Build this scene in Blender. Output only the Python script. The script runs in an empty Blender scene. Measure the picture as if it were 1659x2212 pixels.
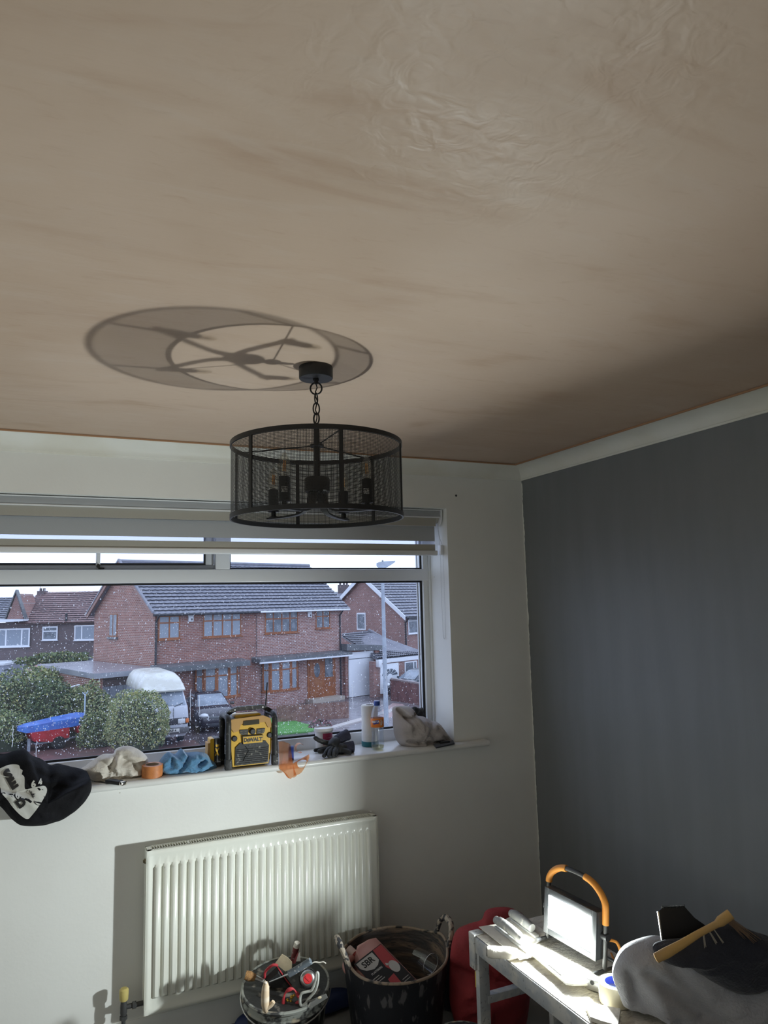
import bpy, bmesh, math, random
import numpy as np
from mathutils import Vector, Matrix, noise
from mathutils.bvhtree import BVHTree
from math import sin, cos, pi, radians, sqrt

# ---------------------------------------------------------------- camera, sky, exposure
S = bpy.context.scene
COL = S.collection
cam_d = bpy.data.cameras.new('camera')
cam = bpy.data.objects.new('camera', cam_d)
COL.objects.link(cam)
cam_d.sensor_fit = 'HORIZONTAL'
cam_d.sensor_width = 36.0
cam_d.lens = 1576.41 / 1659 * 36.0
cam_d.clip_start = 0.02
cam_d.clip_end = 500
R_ = (0.91144096, -0.41079164, -0.02292618)
U_ = (-0.03045871, -0.12294033, 0.99194654)
F_ = (0.4103019, 0.9034024, 0.12456504)
cam.matrix_world = Matrix(((R_[0], U_[0], -F_[0], -2.28687), (R_[1], U_[1], -F_[1], -3.23340),
                           (R_[2], U_[2], -F_[2], 1.69417), (0, 0, 0, 1)))
S.camera = cam

SKY_COLOR = (0.62, 0.735, 1.0)
SKY_STRENGTH = 1.9
LAMP_STRENGTH = 5000.0
LAMP_GLASS_STRENGTH = 75.0
w = bpy.data.worlds.new('overcast_sky')
S.world = w
w.use_nodes = True
bg = w.node_tree.nodes['Background']
bg.inputs[0].default_value = (*SKY_COLOR, 1)
bg.inputs[1].default_value = SKY_STRENGTH
S.view_settings.view_transform = 'Standard'
S.view_settings.look = 'None'
S.view_settings.exposure = 0.15
S.view_settings.gamma = 1.0
S.view_settings.use_curve_mapping = False
S.cycles.max_bounces = 14
S.cycles.diffuse_bounces = 12
S.cycles.glossy_bounces = 4
S.cycles.transparent_max_bounces = 16
S.cycles.transmission_bounces = 6
S.cycles.sample_clamp_indirect = 6.0
S.cycles.use_denoising = True
S.cycles.caustics_reflective = False
S.cycles.caustics_refractive = False

# ---------------------------------------------------------------- helpers
ORG = {}


def thing(name, label=None, cat=None, loc=(0, 0, 0), rotz=0.0, group=None, kind=None):
    o = bpy.data.objects.new(name, None)
    COL.objects.link(o)
    o.location = loc
    o.rotation_euler = (0, 0, rotz)
    o.empty_display_size = 0.1
    tag(o, label, cat, group, kind)
    ORG[o.name] = Vector(loc)
    return o


def tag(o, label=None, cat=None, group=None, kind=None):
    if label: o['label'] = label
    if cat: o['category'] = cat
    if group: o['group'] = group
    if kind: o['kind'] = kind
    return o


def mesh_obj(name, me, parent=None):
    o = bpy.data.objects.new(name, me)
    COL.objects.link(o)
    if parent is not None:
        o.parent = parent
    ORG[o.name] = ORG[parent.name] if parent is not None else Vector((0, 0, 0))
    return o


class MB:
    def __init__(s, T=None):
        s.v = []; s.f = []; s.m = []; s.T = T or Matrix()

    def add(s, vs, fs, mi=0):
        o = len(s.v); T = s.T
        s.v += [tuple(T @ Vector(p)) for p in vs]
        s.f += [tuple(i + o for i in f) for f in fs]
        s.m += [mi] * len(fs)
        return s

    def box(s, x0, x1, y0, y1, z0, z1, mi=0):
        vs = [(x0, y0, z0), (x1, y0, z0), (x1, y1, z0), (x0, y1, z0), (x0, y0, z1), (x1, y0, z1), (x1, y1, z1), (x0, y1, z1)]
        return s.add(vs, [(0, 3, 2, 1), (4, 5, 6, 7), (0, 1, 5, 4), (1, 2, 6, 5), (2, 3, 7, 6), (3, 0, 4, 7)], mi)

    def rbox(s, x0, x1, y0, y1, z0, z1, r=0.004, seg=2, mi=0):
        bm = bmesh.new()
        bmesh.ops.create_cube(bm, size=1)
        for v in bm.verts:
            v.co = ((x0 + x1) / 2 + v.co.x * (x1 - x0), (y0 + y1) / 2 + v.co.y * (y1 - y0), (z0 + z1) / 2 + v.co.z * (z1 - z0))
        bmesh.ops.bevel(bm, geom=bm.edges[:], offset=r, segments=seg, affect='EDGES', profile=0.5)
        bm.verts.index_update()
        s.add([v.co.copy() for v in bm.verts], [[v.index for v in f.verts] for f in bm.faces], mi)
        bm.free()
        return s

    def tube(s, pts, r, n=10, mi=0, cap=True, closed=False):
        pts = [Vector(p) for p in pts]
        N = len(pts)
        rs = r if isinstance(r, (list, tuple)) else [r] * N
        vs = []; fs = []
        prev = None
        for i, p in enumerate(pts):
            a = pts[(i - 1) % N] if (closed or i > 0) else p
            b = pts[(i + 1) % N] if (closed or i < N - 1) else p
            t = (b - a).normalized()
            if prev is None:
                u = t.orthogonal().normalized()
            else:
                u = (prev - t * prev.dot(t)).normalized()
            prev = u
            v = t.cross(u)
            for k in range(n):
                an = 2 * pi * k / n
                vs.append(p + (u * cos(an) + v * sin(an)) * rs[i])
        for i in range(N if closed else N - 1):
            j = (i + 1) % N
            for k in range(n):
                k2 = (k + 1) % n
                fs.append((i * n + k, i * n + k2, j * n + k2, j * n + k))
        if cap and not closed:
            fs.append(tuple(range(n))[::-1]); fs.append(tuple((N - 1) * n + k for k in range(n)))
        return s.add(vs, fs, mi)

    def cyl(s, a, b, r, n=16, mi=0, r2=None):
        return s.tube([a, b], [r, r if r2 is None else r2], n, mi)

    def lathe(s, prof, n=32, mi=0, sx=1.0, sy=1.0, c=(0, 0, 0)):
        vs = []; fs = []
        for (r, z) in prof:
            for k in range(n):
                a = 2 * pi * k / n
                vs.append((c[0] + r * cos(a) * sx, c[1] + r * sin(a) * sy, c[2] + z))
        for i in range(len(prof) - 1):
            for k in range(n):
                k2 = (k + 1) % n
                fs.append((i * n + k, i * n + k2, (i + 1) * n + k2, (i + 1) * n + k))
        if prof[0][0] > 1e-6: fs.append(tuple(range(n))[::-1])
        if prof[-1][0] > 1e-6: fs.append(tuple((len(prof) - 1) * n + k for k in range(n)))
        return s.add(vs, fs, mi)

    def prism(s, poly, d, mi=0):
        d = Vector(d); n = len(poly)
        vs = [Vector(p) for p in poly] + [Vector(p) + d for p in poly]
        fs = [tuple(range(n)), tuple(range(2 * n - 1, n - 1, -1))] + [(i, i + n, (i + 1) % n + n, (i + 1) % n) for i in range(n)]
        return s.add(vs, fs, mi)

    def ball(s, c, r, nu=12, nv=8, mi=0):
        rx, ry, rz = r if isinstance(r, (list, tuple)) else (r, r, r)
        vs = [(c[0], c[1], c[2] - rz)]; fs = []
        for j in range(1, nv):
            t = -pi / 2 + pi * j / nv
            for k in range(nu):
                a = 2 * pi * k / nu
                vs.append((c[0] + rx * cos(t) * cos(a), c[1] + ry * cos(t) * sin(a), c[2] + rz * sin(t)))
        vs.append((c[0], c[1], c[2] + rz))
        for k in range(nu):
            fs.append((0, 1 + (k + 1) % nu, 1 + k))
            for j in range(nv - 2):
                a = 1 + j * nu; b = a + nu
                fs.append((a + k, a + (k + 1) % nu, b + (k + 1) % nu, b + k))
            fs.append((len(vs) - 1, 1 + (nv - 2) * nu + k, 1 + (nv - 2) * nu + (k + 1) % nu))
        return s.add(vs, fs, mi)

    def grid(s, fn, nu, nv, mi=0):
        vs = [fn(i / nu, j / nv) for j in range(nv + 1) for i in range(nu + 1)]
        q = nu + 1
        return s.add(vs, [(j * q + i, j * q + i + 1, (j + 1) * q + i + 1, (j + 1) * q + i) for j in range(nv) for i in range(nu)], mi)

    def rings(s, rs, mi=0, cap=True):
        n = len(rs[0]); vs = [p for r in rs for p in r]; fs = []
        for i in range(len(rs) - 1):
            for k in range(n):
                k2 = (k + 1) % n
                fs.append((i * n + k, i * n + k2, (i + 1) * n + k2, (i + 1) * n + k))
        if cap:
            fs.append(tuple(range(n))[::-1]); fs.append(tuple((len(rs) - 1) * n + k for k in range(n)))
        return s.add(vs, fs, mi)

    def build(s, name, mats, parent=None, local=False, smooth=35, kind=None, label=None, fix=False):
        me = bpy.data.meshes.new(name)
        o = Vector((0, 0, 0)) if (local or parent is None) else ORG[parent.name]
        me.from_pydata([(p[0] - o.x, p[1] - o.y, p[2] - o.z) for p in s.v], [], s.f)
        mats = mats if isinstance(mats, (list, tuple)) else [mats]
        for m in mats: me.materials.append(m)
        if len(mats) > 1: me.polygons.foreach_set('material_index', s.m)
        if fix:
            bm = bmesh.new(); bm.from_mesh(me); bmesh.ops.recalc_face_normals(bm, faces=bm.faces); bm.to_mesh(me); bm.free()
        if smooth:
            me.shade_smooth(); me.set_sharp_from_angle(angle=radians(smooth))
        me.update()
        ob = mesh_obj(name, me, parent)
        if kind: ob['kind'] = kind
        if label: ob['label'] = label
        return ob


def text_mesh(name, body, mat, T, size=0.02, extrude=0.0006, parent=None, spacing=1.0, shear=0.0, align='CENTER', bold=0.0):
    c = bpy.data.curves.new(name, 'FONT')
    c.body = body; c.size = size; c.extrude = extrude; c.align_x = align; c.align_y = 'CENTER'
    c.space_character = spacing; c.shear = shear; c.offset = bold; c.resolution_u = 3
    t = bpy.data.objects.new(name, c)
    COL.objects.link(t)
    bpy.context.view_layer.update()
    me = bpy.data.meshes.new_from_object(t.evaluated_get(bpy.context.evaluated_depsgraph_get()))
    bpy.data.objects.remove(t)
    o = ORG[parent.name] if parent is not None else Vector((0, 0, 0))
    me.transform(Matrix.Translation(-o) @ T)
    me.materials.clear(); me.materials.append(mat)
    me.name = name
    return mesh_obj(name, me, parent)


def frame(o, x, y):
    x = Vector(x).normalized(); y = Vector(y); y = (y - x * y.dot(x)).normalized(); z = x.cross(y)
    return Matrix(((x.x, y.x, z.x, o[0]), (x.y, y.y, z.y, o[1]), (x.z, y.z, z.z, o[2]), (0, 0, 0, 1)))


def spline(pts, n=8, closed=False):
    P = [Vector(p) for p in pts]; N = len(P); out = []
    for i in range(N if closed else N - 1):
        a = P[(i - 1) % N] if closed or i > 0 else P[0]
        b = P[i]; c = P[(i + 1) % N]
        d = P[(i + 2) % N] if closed or i < N - 2 else P[-1]
        for k in range(n):
            t = k / n
            out.append(0.5 * ((2 * b) + (c - a) * t + (2 * a - 5 * b + 4 * c - d) * t * t + (3 * b - a - 3 * c + d) * t ** 3))
    if not closed: out.append(P[-1])
    return out


# ---------------------------------------------------------------- materials
MAT = {}


def mat(name, c=(0.5, 0.5, 0.5), rough=0.6, metal=0.0, c2=None, scale=8.0, lo=0.4, hi=0.6, detail=4.0, bump=0.0, bscale=None, stretch=(1, 1, 1), spec=0.5, c3=None, s3=40.0, lo3=0.55, hi3=0.65, trans=0.0, ior=1.45, coat=0.0, sheen=0.0, sub=0.0):
    if name in MAT: return MAT[name]
    m = bpy.data.materials.new(name); MAT[name] = m
    m.use_nodes = True
    nt = m.node_tree; N = nt.nodes; L = nt.links
    b = N['Principled BSDF']
    b.inputs['Base Color'].default_value = (*c, 1)
    b.inputs['Roughness'].default_value = rough
    b.inputs['Metallic'].default_value = metal
    b.inputs['Specular IOR Level'].default_value = spec
    b.inputs['Transmission Weight'].default_value = trans
    b.inputs['IOR'].default_value = ior
    b.inputs['Coat Weight'].default_value = coat
    b.inputs['Sheen Weight'].default_value = sheen
    if c2 is not None or bump:
        tc = N.new('ShaderNodeTexCoord'); mp = N.new('ShaderNodeMapping')
        mp.inputs['Scale'].default_value = stretch
        L.new(tc.outputs['Object'], mp.inputs['Vector'])

        def nz(sc, det):
            n = N.new('ShaderNodeTexNoise'); n.inputs['Scale'].default_value = sc; n.inputs['Detail'].default_value = det
            L.new(mp.outputs['Vector'], n.inputs['Vector']); return n

        def ramp(src, a, bb):
            r = N.new('ShaderNodeMapRange'); r.inputs['From Min'].default_value = a; r.inputs['From Max'].default_value = bb
            r.interpolation_type = 'SMOOTHSTEP'
            L.new(src, r.inputs['Value']); return r.outputs['Result']
        cur = None
        if c2 is not None:
            mx = N.new('ShaderNodeMix'); mx.data_type = 'RGBA'
            L.new(ramp(nz(scale, detail).outputs['Fac'], lo, hi), mx.inputs['Factor'])
            mx.inputs[6].default_value = (*c, 1); mx.inputs[7].default_value = (*c2, 1); cur = mx.outputs[2]
        if c3 is not None:
            mx = N.new('ShaderNodeMix'); mx.data_type = 'RGBA'
            L.new(ramp(nz(s3, 3).outputs['Fac'], lo3, hi3), mx.inputs['Factor'])
            L.new(cur, mx.inputs[6]); mx.inputs[7].default_value = (*c3, 1); cur = mx.outputs[2]
        if cur is not None: L.new(cur, b.inputs['Base Color'])
        if bump:
            bp = N.new('ShaderNodeBump'); bp.inputs['Strength'].default_value = bump; bp.inputs['Distance'].default_value = 0.01
            L.new(nz(bscale or scale, 5).outputs['Fac'], bp.inputs['Height']); L.new(bp.outputs['Normal'], b.inputs['Normal'])
    return m


def emis(name, c, s):
    m = bpy.data.materials.new(name); m.use_nodes = True
    b = m.node_tree.nodes['Principled BSDF']
    b.inputs['Base Color'].default_value = (0, 0, 0, 1)
    b.inputs['Emission Color'].default_value = (*c, 1); b.inputs['Emission Strength'].default_value = s
    return m


def brick_mat(name, c1, c2, mortar, axis='x', sx=1.0):
    m = bpy.data.materials.new(name); m.use_nodes = True
    nt = m.node_tree; N = nt.nodes; L = nt.links; b = N['Principled BSDF']; b.inputs['Roughness'].default_value = 0.8
    tc = N.new('ShaderNodeTexCoord'); sp = N.new('ShaderNodeSeparateXYZ'); cb = N.new('ShaderNodeCombineXYZ')
    L.new(tc.outputs['Object'], sp.inputs[0])
    L.new(sp.outputs['X' if axis == 'x' else 'Y'], cb.inputs['X']); L.new(sp.outputs['Z'], cb.inputs['Y'])
    br = N.new('ShaderNodeTexBrick')
    br.inputs['Scale'].default_value = 1.0
    br.inputs['Color1'].default_value = (*c1, 1); br.inputs['Color2'].default_value = (*c2, 1); br.inputs['Mortar'].default_value = (*mortar, 1)
    br.inputs['Mortar Size'].default_value = 0.012; br.inputs['Mortar Smooth'].default_value = 0.2
    br.inputs['Brick Width'].default_value = 0.24 * sx; br.inputs['Row Height'].default_value = 0.085
    L.new(cb.outputs[0], br.inputs['Vector'])
    nz = N.new('ShaderNodeTexNoise'); nz.inputs['Scale'].default_value = 1.3; nz.inputs['Detail'].default_value = 3
    L.new(tc.outputs['Object'], nz.inputs['Vector'])
    mr = N.new('ShaderNodeMapRange'); mr.inputs['To Min'].default_value = 0.75; mr.inputs['To Max'].default_value = 1.2
    L.new(nz.outputs['Fac'], mr.inputs['Value'])
    mx = N.new('ShaderNodeMix'); mx.data_type = 'RGBA'; mx.blend_type = 'MULTIPLY'; mx.inputs['Factor'].default_value = 1
    L.new(br.outputs['Color'], mx.inputs[6]); L.new(mr.outputs['Result'], mx.inputs[7]); L.new(mx.outputs[2], b.inputs['Base Color'])
    return m


def stripe_mat(name, c1, c2, scale, rough=0.5):
    m = bpy.data.materials.new(name); m.use_nodes = True
    nt = m.node_tree; N = nt.nodes; L = nt.links; b = N['Principled BSDF']; b.inputs['Roughness'].default_value = rough
    tc = N.new('ShaderNodeTexCoord'); wv = N.new('ShaderNodeTexWave'); wv.inputs['Scale'].default_value = scale
    wv.inputs['Distortion'].default_value = 1.5; wv.bands_direction = 'X'
    L.new(tc.outputs['Object'], wv.inputs['Vector'])
    mx = N.new('ShaderNodeMix'); mx.data_type = 'RGBA'
    mx.inputs[6].default_value = (*c1, 1); mx.inputs[7].default_value = (*c2, 1)
    L.new(wv.outputs['Fac'], mx.inputs['Factor']); L.new(mx.outputs[2], b.inputs['Base Color'])
    return m


def glass_mat(name, tint=(0.94, 0.96, 0.97), mist=0.05, refl=0.06, mist_c=(0.8, 0.85, 1.0)):
    m = bpy.data.materials.new(name); m.use_nodes = True
    nt = m.node_tree; N = nt.nodes; L = nt.links; N.remove(N['Principled BSDF']); out = N['Material Output']
    tr = N.new('ShaderNodeBsdfTransparent'); tr.inputs[0].default_value = (*tint, 1)
    gl = N.new('ShaderNodeBsdfGlossy'); gl.inputs['Roughness'].default_value = 0.02
    m1 = N.new('ShaderNodeMixShader'); m1.inputs[0].default_value = refl
    L.new(tr.outputs[0], m1.inputs[1]); L.new(gl.outputs[0], m1.inputs[2])
    tl = N.new('ShaderNodeBsdfTranslucent'); tl.inputs[0].default_value = (*mist_c, 1)
    m2 = N.new('ShaderNodeMixShader'); m2.inputs[0].default_value = mist
    L.new(m1.outputs[0], m2.inputs[1]); L.new(tl.outputs[0], m2.inputs[2]); L.new(m2.outputs[0], out.inputs['Surface'])
    return m


def ceiling_mat():
    m = bpy.data.materials.new('damp_plaster'); m.use_nodes = True
    nt = m.node_tree; N = nt.nodes; L = nt.links; b = N['Principled BSDF']
    tc = N.new('ShaderNodeTexCoord')

    def nz(sc, det, stretch=(1, 1, 1), dist=0.0, rot=0.0):
        mp = N.new('ShaderNodeMapping'); mp.inputs['Scale'].default_value = stretch; mp.inputs['Rotation'].default_value = (0, 0, rot)
        L.new(tc.outputs['Object'], mp.inputs['Vector'])
        n = N.new('ShaderNodeTexNoise'); n.inputs['Scale'].default_value = sc; n.inputs['Detail'].default_value = det; n.inputs['Distortion'].default_value = dist
        L.new(mp.outputs['Vector'], n.inputs['Vector']); return n.outputs['Fac']

    def rng(src, a, bb, c=0.0, d=1.0):
        r = N.new('ShaderNodeMapRange'); r.interpolation_type = 'SMOOTHSTEP'
        for k, v in zip(('From Min', 'From Max', 'To Min', 'To Max'), (a, bb, c, d)): r.inputs[k].default_value = v
        L.new(src, r.inputs['Value']); return r.outputs['Result']

    def mixc(f, a, bc):
        x = N.new('ShaderNodeMix'); x.data_type = 'RGBA'
        L.new(f, x.inputs['Factor'])
        for i, q in ((6, a), (7, bc)):
            if isinstance(q, tuple): x.inputs[i].default_value = (*q, 1)
            else: L.new(q, x.inputs[i])
        return x.outputs[2]

    def mth(op, a, bc):
        x = N.new('ShaderNodeMath'); x.operation = op
        for i, q in ((0, a), (1, bc)):
            if isinstance(q, (int, float)): x.inputs[i].default_value = q
            else: L.new(q, x.inputs[i])
        return x.outputs[0]
    base = mixc(rng(nz(1.1, 5, dist=0.6), 0.25, 0.75), CEIL_A, CEIL_B)
    base = mixc(rng(nz(5, 6, (0.35, 1.3, 1), 0.8, 0.5), 0.52, 0.86), base, CEIL_C)
    base = mixc(rng(nz(34, 6, (0.5, 1.4, 1), 0.5, 0.5), 0.55, 0.9, 0.0, 0.5), base, CEIL_C)
    base = mixc(rng(nz(11, 5, (0.4, 1.6, 1), 0.8, 0.35), 0.5, 0.8, 0.0, 0.35), base, CEIL_D)
    L.new(base, b.inputs['Base Color'])
    L.new(rng(nz(3, 4), 0.3, 0.7, 0.42, 0.6), b.inputs['Roughness'])
    b.inputs['Specular IOR Level'].default_value = 0.3
    # trowel dimples gathered where the plaster was last worked
    vd = N.new('ShaderNodeVectorMath'); vd.operation = 'DISTANCE'; vd.inputs[1].default_value = (-1.72, -2.48, 2.4)
    L.new(tc.outputs['Object'], vd.inputs[0])
    mask = rng(vd.outputs['Value'], 0.12, 0.55, 1.0, 0.0)
    dim = mth('MULTIPLY', mth('MULTIPLY', nz(24, 2, (1, 1, 1), 0.9), mask), 0.7)
    fine = mth('MULTIPLY', nz(60, 3, (0.25, 1.5, 1), 0.3, 0.6), 0.10)
    broad = mth('MULTIPLY', nz(6, 3, (0.5, 1.2, 1), 0.6, 0.4), 0.3)
    h = mth('ADD', mth('ADD', dim, fine), broad)
    bp = N.new('ShaderNodeBump'); bp.inputs['Strength'].default_value = 0.35; bp.inputs['Distance'].default_value = 0.012
    L.new(h, bp.inputs['Height']); L.new(bp.outputs['Normal'], b.inputs['Normal'])
    return m


CEIL_A = (0.465, 0.342, 0.250)
CEIL_B = (0.55, 0.42, 0.322)
CEIL_C = (0.39, 0.258, 0.170)
CEIL_D = (0.56, 0.46, 0.38)
m_ceil = ceiling_mat()
m_wall = mat('white_paint', (0.80, 0.80, 0.765), 0.55, c2=(0.77, 0.765, 0.73), scale=3, lo=0.3, hi=0.7, bump=0.05, bscale=60, c3=(.42, .38, .33), s3=42, lo3=.76, hi3=.80)
m_grey = mat('grey_paint', (0.188, 0.197, 0.208), 0.5, c2=(0.172, 0.181, 0.19), scale=4, lo=0.3, hi=0.7, stretch=(1, 3, 0.4), bump=0.05, bscale=50)
m_cove = mat('cream_paint', (0.78, 0.775, 0.72), 0.5, c2=(0.72, 0.70, 0.62), scale=4, lo=0.35, hi=0.7, bump=0.05, bscale=30)
m_floor = mat('grey_floor', (0.20, 0.195, 0.19), 0.8, c2=(0.15, 0.145, 0.14), scale=6)
m_gloss = mat('white_gloss', (0.76, 0.76, 0.74), 0.28, c2=(0.70, 0.69, 0.66), scale=4, lo=0.4, hi=0.8)
m_upvc = mat('white_plastic_frame', (0.74, 0.75, 0.76), 0.3)
m_upvc_d = mat('frame_with_grime', (0.70, 0.71, 0.70), 0.35, c2=(0.30, 0.29, 0.26), scale=9, lo=0.62, hi=0.8, stretch=(3, 3, 0.5))
m_black = mat('black_metal', (0.012, 0.012, 0.013), 0.42, spec=0.5)
m_rubber = mat('black_rubber', (0.012, 0.012, 0.014), 0.6)
m_blackp = mat('black_plastic', (0.018, 0.018, 0.02), 0.5, c2=(0.10, 0.10, 0.095), scale=60, lo=0.62, hi=0.75)

# ---------------------------------------------------------------- room shell (window wall at Y=0, right wall at X=0, floor at Z=0)
XL, YB, ZC = -3.5, -3.75, 2.4
OX0, OX1, OZ0, OZ1 = -2.78, -0.468, 0.985, 2.17
WT = 0.32


def struct(o, label=None):
    o['kind'] = 'structure'
    if label: o['label'] = label
    return o


struct(MB().box(XL - .1, .1, YB - .1, WT, -.1, 0).build('floor', m_floor, smooth=0), 'grey floor below the bench and tubs')
struct(MB().box(XL - .1, .1, YB - .1, WT, ZC, ZC + .1).build('ceiling', m_ceil, smooth=0), 'freshly skimmed pinkish brown plaster ceiling, still damp')
b = MB()
b.box(XL - .1, OX0, 0, WT, 0, ZC).box(OX1, .1, 0, WT, 0, ZC).box(OX0, OX1, 0, WT, 0, OZ0).box(OX0, OX1, 0, WT, OZ1, ZC)
struct(b.build('wall_front', m_wall, smooth=0), 'white painted wall around the window')
struct(MB().box(0, .1, YB - .1, 0, 0, ZC).build('wall_right', m_grey, smooth=0), 'dark grey painted wall on the right')
struct(MB().box(XL - .1, XL, YB - .1, 0, 0, ZC).build('wall_left', m_wall, smooth=0))
struct(MB().box(XL, 0, YB - .1, YB, 0, ZC).build('wall_back', m_wall, smooth=0))
# ragged edge of white paint that strays onto the grey wall in the corner
rng_ = random.Random(4)
ed = [(-.0015, -.001, 0.1)]
z = 0.1
while z < 2.33:
    ed.append((-.0015, -.004 - .007 * abs(noise.noise((0, 0, z * 9))) - rng_.random() * .004, z)); z += .012
ed.append((-.0015, -.001, 2.33))
b = MB(); n_ = len(ed)
for i in range(1, n_ - 2):
    b.add([(-.0015, -.0005, ed[i][2]), ed[i], ed[i + 1], (-.0015, -.0005, ed[i + 1][2])], [(0, 1, 2, 3)])
struct(b.build('trim_5', m_wall, smooth=0), 'ragged strip of white paint at the corner with the grey wall')


def cove(fn, ends):
    prof = [(0, .066), (.006, .066), (.008, .058)]
    for k in range(9):
        a = pi / 2 * k / 8
        prof.append((.012 + .09 * (1 - cos(a)), .054 * (1 - sin(a)) + .004))
    prof += [(.104, .006), (.11, .006), (.11, 0), (0, 0)]
    b = MB()
    rs = [[fn(t, p, d) for (p, d) in prof] for t in ends]
    return b.rings(rs)


struct(cove(lambda t, p, d: (t if t < -1 else -p, -p, ZC - d), (XL, 0)).build('trim_1', m_cove, smooth=30, fix=True), 'cream plaster coving above the window wall')
struct(cove(lambda t, p, d: (-p, t if t < -1 else -p, ZC - d), (YB, 0)).build('trim_2', m_cove, smooth=30, fix=True), 'cream plaster coving above the grey wall')
# thin smear of fresh plaster where the ceiling meets the coving
m_smear = mat('plaster_smear', (0.42, 0.24, 0.13), 0.6)
b = MB().box(XL, -.108, -.116, -.107, ZC - .007, ZC - .001).box(-.116, -.107, YB, -.108, ZC - .007, ZC - .001)
struct(b.build('trim_4', m_smear, smooth=0), 'line of orange brown plaster along the top of the coving')
# baseboards
prof = [(0, 0), (-.016, 0), (-.016, .082), (-.012, .092), (-.006, .1), (0, .1)]
b = MB().rings([[(x, p, q) for p, q in prof] for x in (XL, -.016)])
struct(b.build('baseboard_front', m_gloss, smooth=30, fix=True), 'white skirting board below the radiator')
b = MB().rings([[(p, y, q) for p, q in prof] for y in (YB, -.016)])
struct(b.build('baseboard_right', m_gloss, smooth=30, fix=True))
# window sill board with a rounded nose
prof = [(.21, 1.012), (-.04, 1.012), (-.048, 1.009), (-.052, 1.002), (-.053, .996), (-.050, .989), (-.042, .984), (.0, .984), (.21, .984)]
b = MB().rings([[(x, p, q) for p, q in prof] for x in (OX0 + .001, OX1 - .001)])
b.rings([[(x, p, q) for p, q in [k for k in prof if k[0] < 0.001] + [(-.001, 1.012)]] for x in (OX1 - .002, -.297)])
b.rings([[(x, p, q) for p, q in [k for k in prof if k[0] < 0.001] + [(-.001, 1.012)]] for x in (-2.95, OX0 + .002)])
struct(b.build('trim_3', m_gloss, smooth=40, fix=True), 'white gloss window sill board crowded with tools and rags')

# ---------------------------------------------------------------- window_1
win = thing('window_1', 'white framed picture window speckled with rain', loc=(-1.6, .2, 1.012), kind='structure')
FY, FB = .2, .262


def fr(name, x0, x1, z0, z1, y0=FY, y1=FB, r=.004, m=m_upvc, parent=win):
    return MB().rbox(x0, x1, y0, y1, z0, z1, r).build(name, m, parent)


fr('bottom_rail', OX0, OX1, 1.0, 1.068)
fr('transom', OX0, OX1, 1.81, 1.871, y0=FY - .003)
fr('top_rail', OX0, OX1, 2.09, OZ1)
fr('side_rail', -.509, OX1, 1.068, 2.09, m=m_upvc_d)
fr('side_rail', OX0, OX0 + .041, 1.068, 2.09)
fr('mullion', -1.597, -1.53, 1.871, 2.09, y0=FY - .002)
fr('mullion', -2.72, -2.66, 1.871, 2.09, y0=FY - .002)
# quadrant bead between the frame and the reveal, with mould in the joint
MB().cyl((OX1 - .004, FY - .004, 1.013), (OX1 - .004, FY - .004, 2.16), .008, 10).build('corner_bead', m_upvc_d, win)
# opening sash of the top light
sash = MB()
for x0, x1, z0, z1 in ((-2.66, -1.597, 1.873, 1.893), (-2.66, -1.597, 2.05, 2.088), (-1.64, -1.600, 1.893, 2.05), (-2.66, -2.62, 1.893, 2.05)):
    sash.rbox(x0, x1, .226, .262, z0, z1, .004)
sash_o = sash.build('opening_sash', mat('sash_plastic_shaded', (0.55, 0.56, 0.58), .35), win)  # greyer than the white frame: shade of the recess put into the colour


def gasket(x0, x1, z0, z1, y, parent, t=.007):
    b = MB()
    b.box(x0, x1, y - .004, y + .006, z0, z0 + t).box(x0, x1, y - .004, y + .006, z1 - t, z1)
    b.box(x0, x0 + t, y - .004, y + .006, z0 + t, z1 - t).box(x1 - t, x1, y - .004, y + .006, z0 + t, z1 - t)
    return b.build('rubber_gasket', m_rubber, parent, smooth=0)


def pane(x0, x1, z0, z1, y, mt):
    return MB().add([(x0, y, z0), (x1, y, z0), (x1, y, z1), (x0, y, z1)], [(0, 1, 2, 3)]).build('pane', mt, win, smooth=0)


m_glass = glass_mat('rainy_glass', mist=.015, refl=.035)
m_glass2 = glass_mat('clear_glass', mist=.02, refl=.04)
gasket(OX0 + .041, -.509, 1.068, 1.81, .222, win, .009)
pane(OX0 + .041, -.509, 1.068, 1.81, .236, m_glass)
gasket(-1.53, -.509, 1.871, 2.09, .222, win, .007)
pane(-1.53, -.509, 1.871, 2.09, .236, m_glass2)
gasket(-2.62, -1.64, 1.893, 2.05, .228, win, .008)
pane(-2.62, -1.64, 1.893, 2.05, .244, m_glass2)
# bar drawn in as the second reflection line of the sealed unit, right edge
MB().box(-.527, -.521, .238, .25, 1.077, 1.80).build('spacer_reflection', mat('reflection_grey', (0.6, 0.62, 0.66), .4), win, smooth=0)
MB().box(-.527, -.521, .238, .25, 1.879, 2.08).build('spacer_reflection', MAT['reflection_grey'], win, smooth=0)
# peg stay
MB().rbox(-2.118, -2.100, .216, .226, 1.888, 2.0, .002).build('window_stay', m_upvc, sash_o)
b = MB().cyl((-2.108, .205, 1.888), (-2.108, .227, 1.888), .008, 14).rbox(-2.108, -2.083, .212, .226, 1.874, 1.880, .002)
b.build('stay_peg', mat('dark_steel', (0.05, 0.05, 0.05), .35, .8), sash_o)

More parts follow.
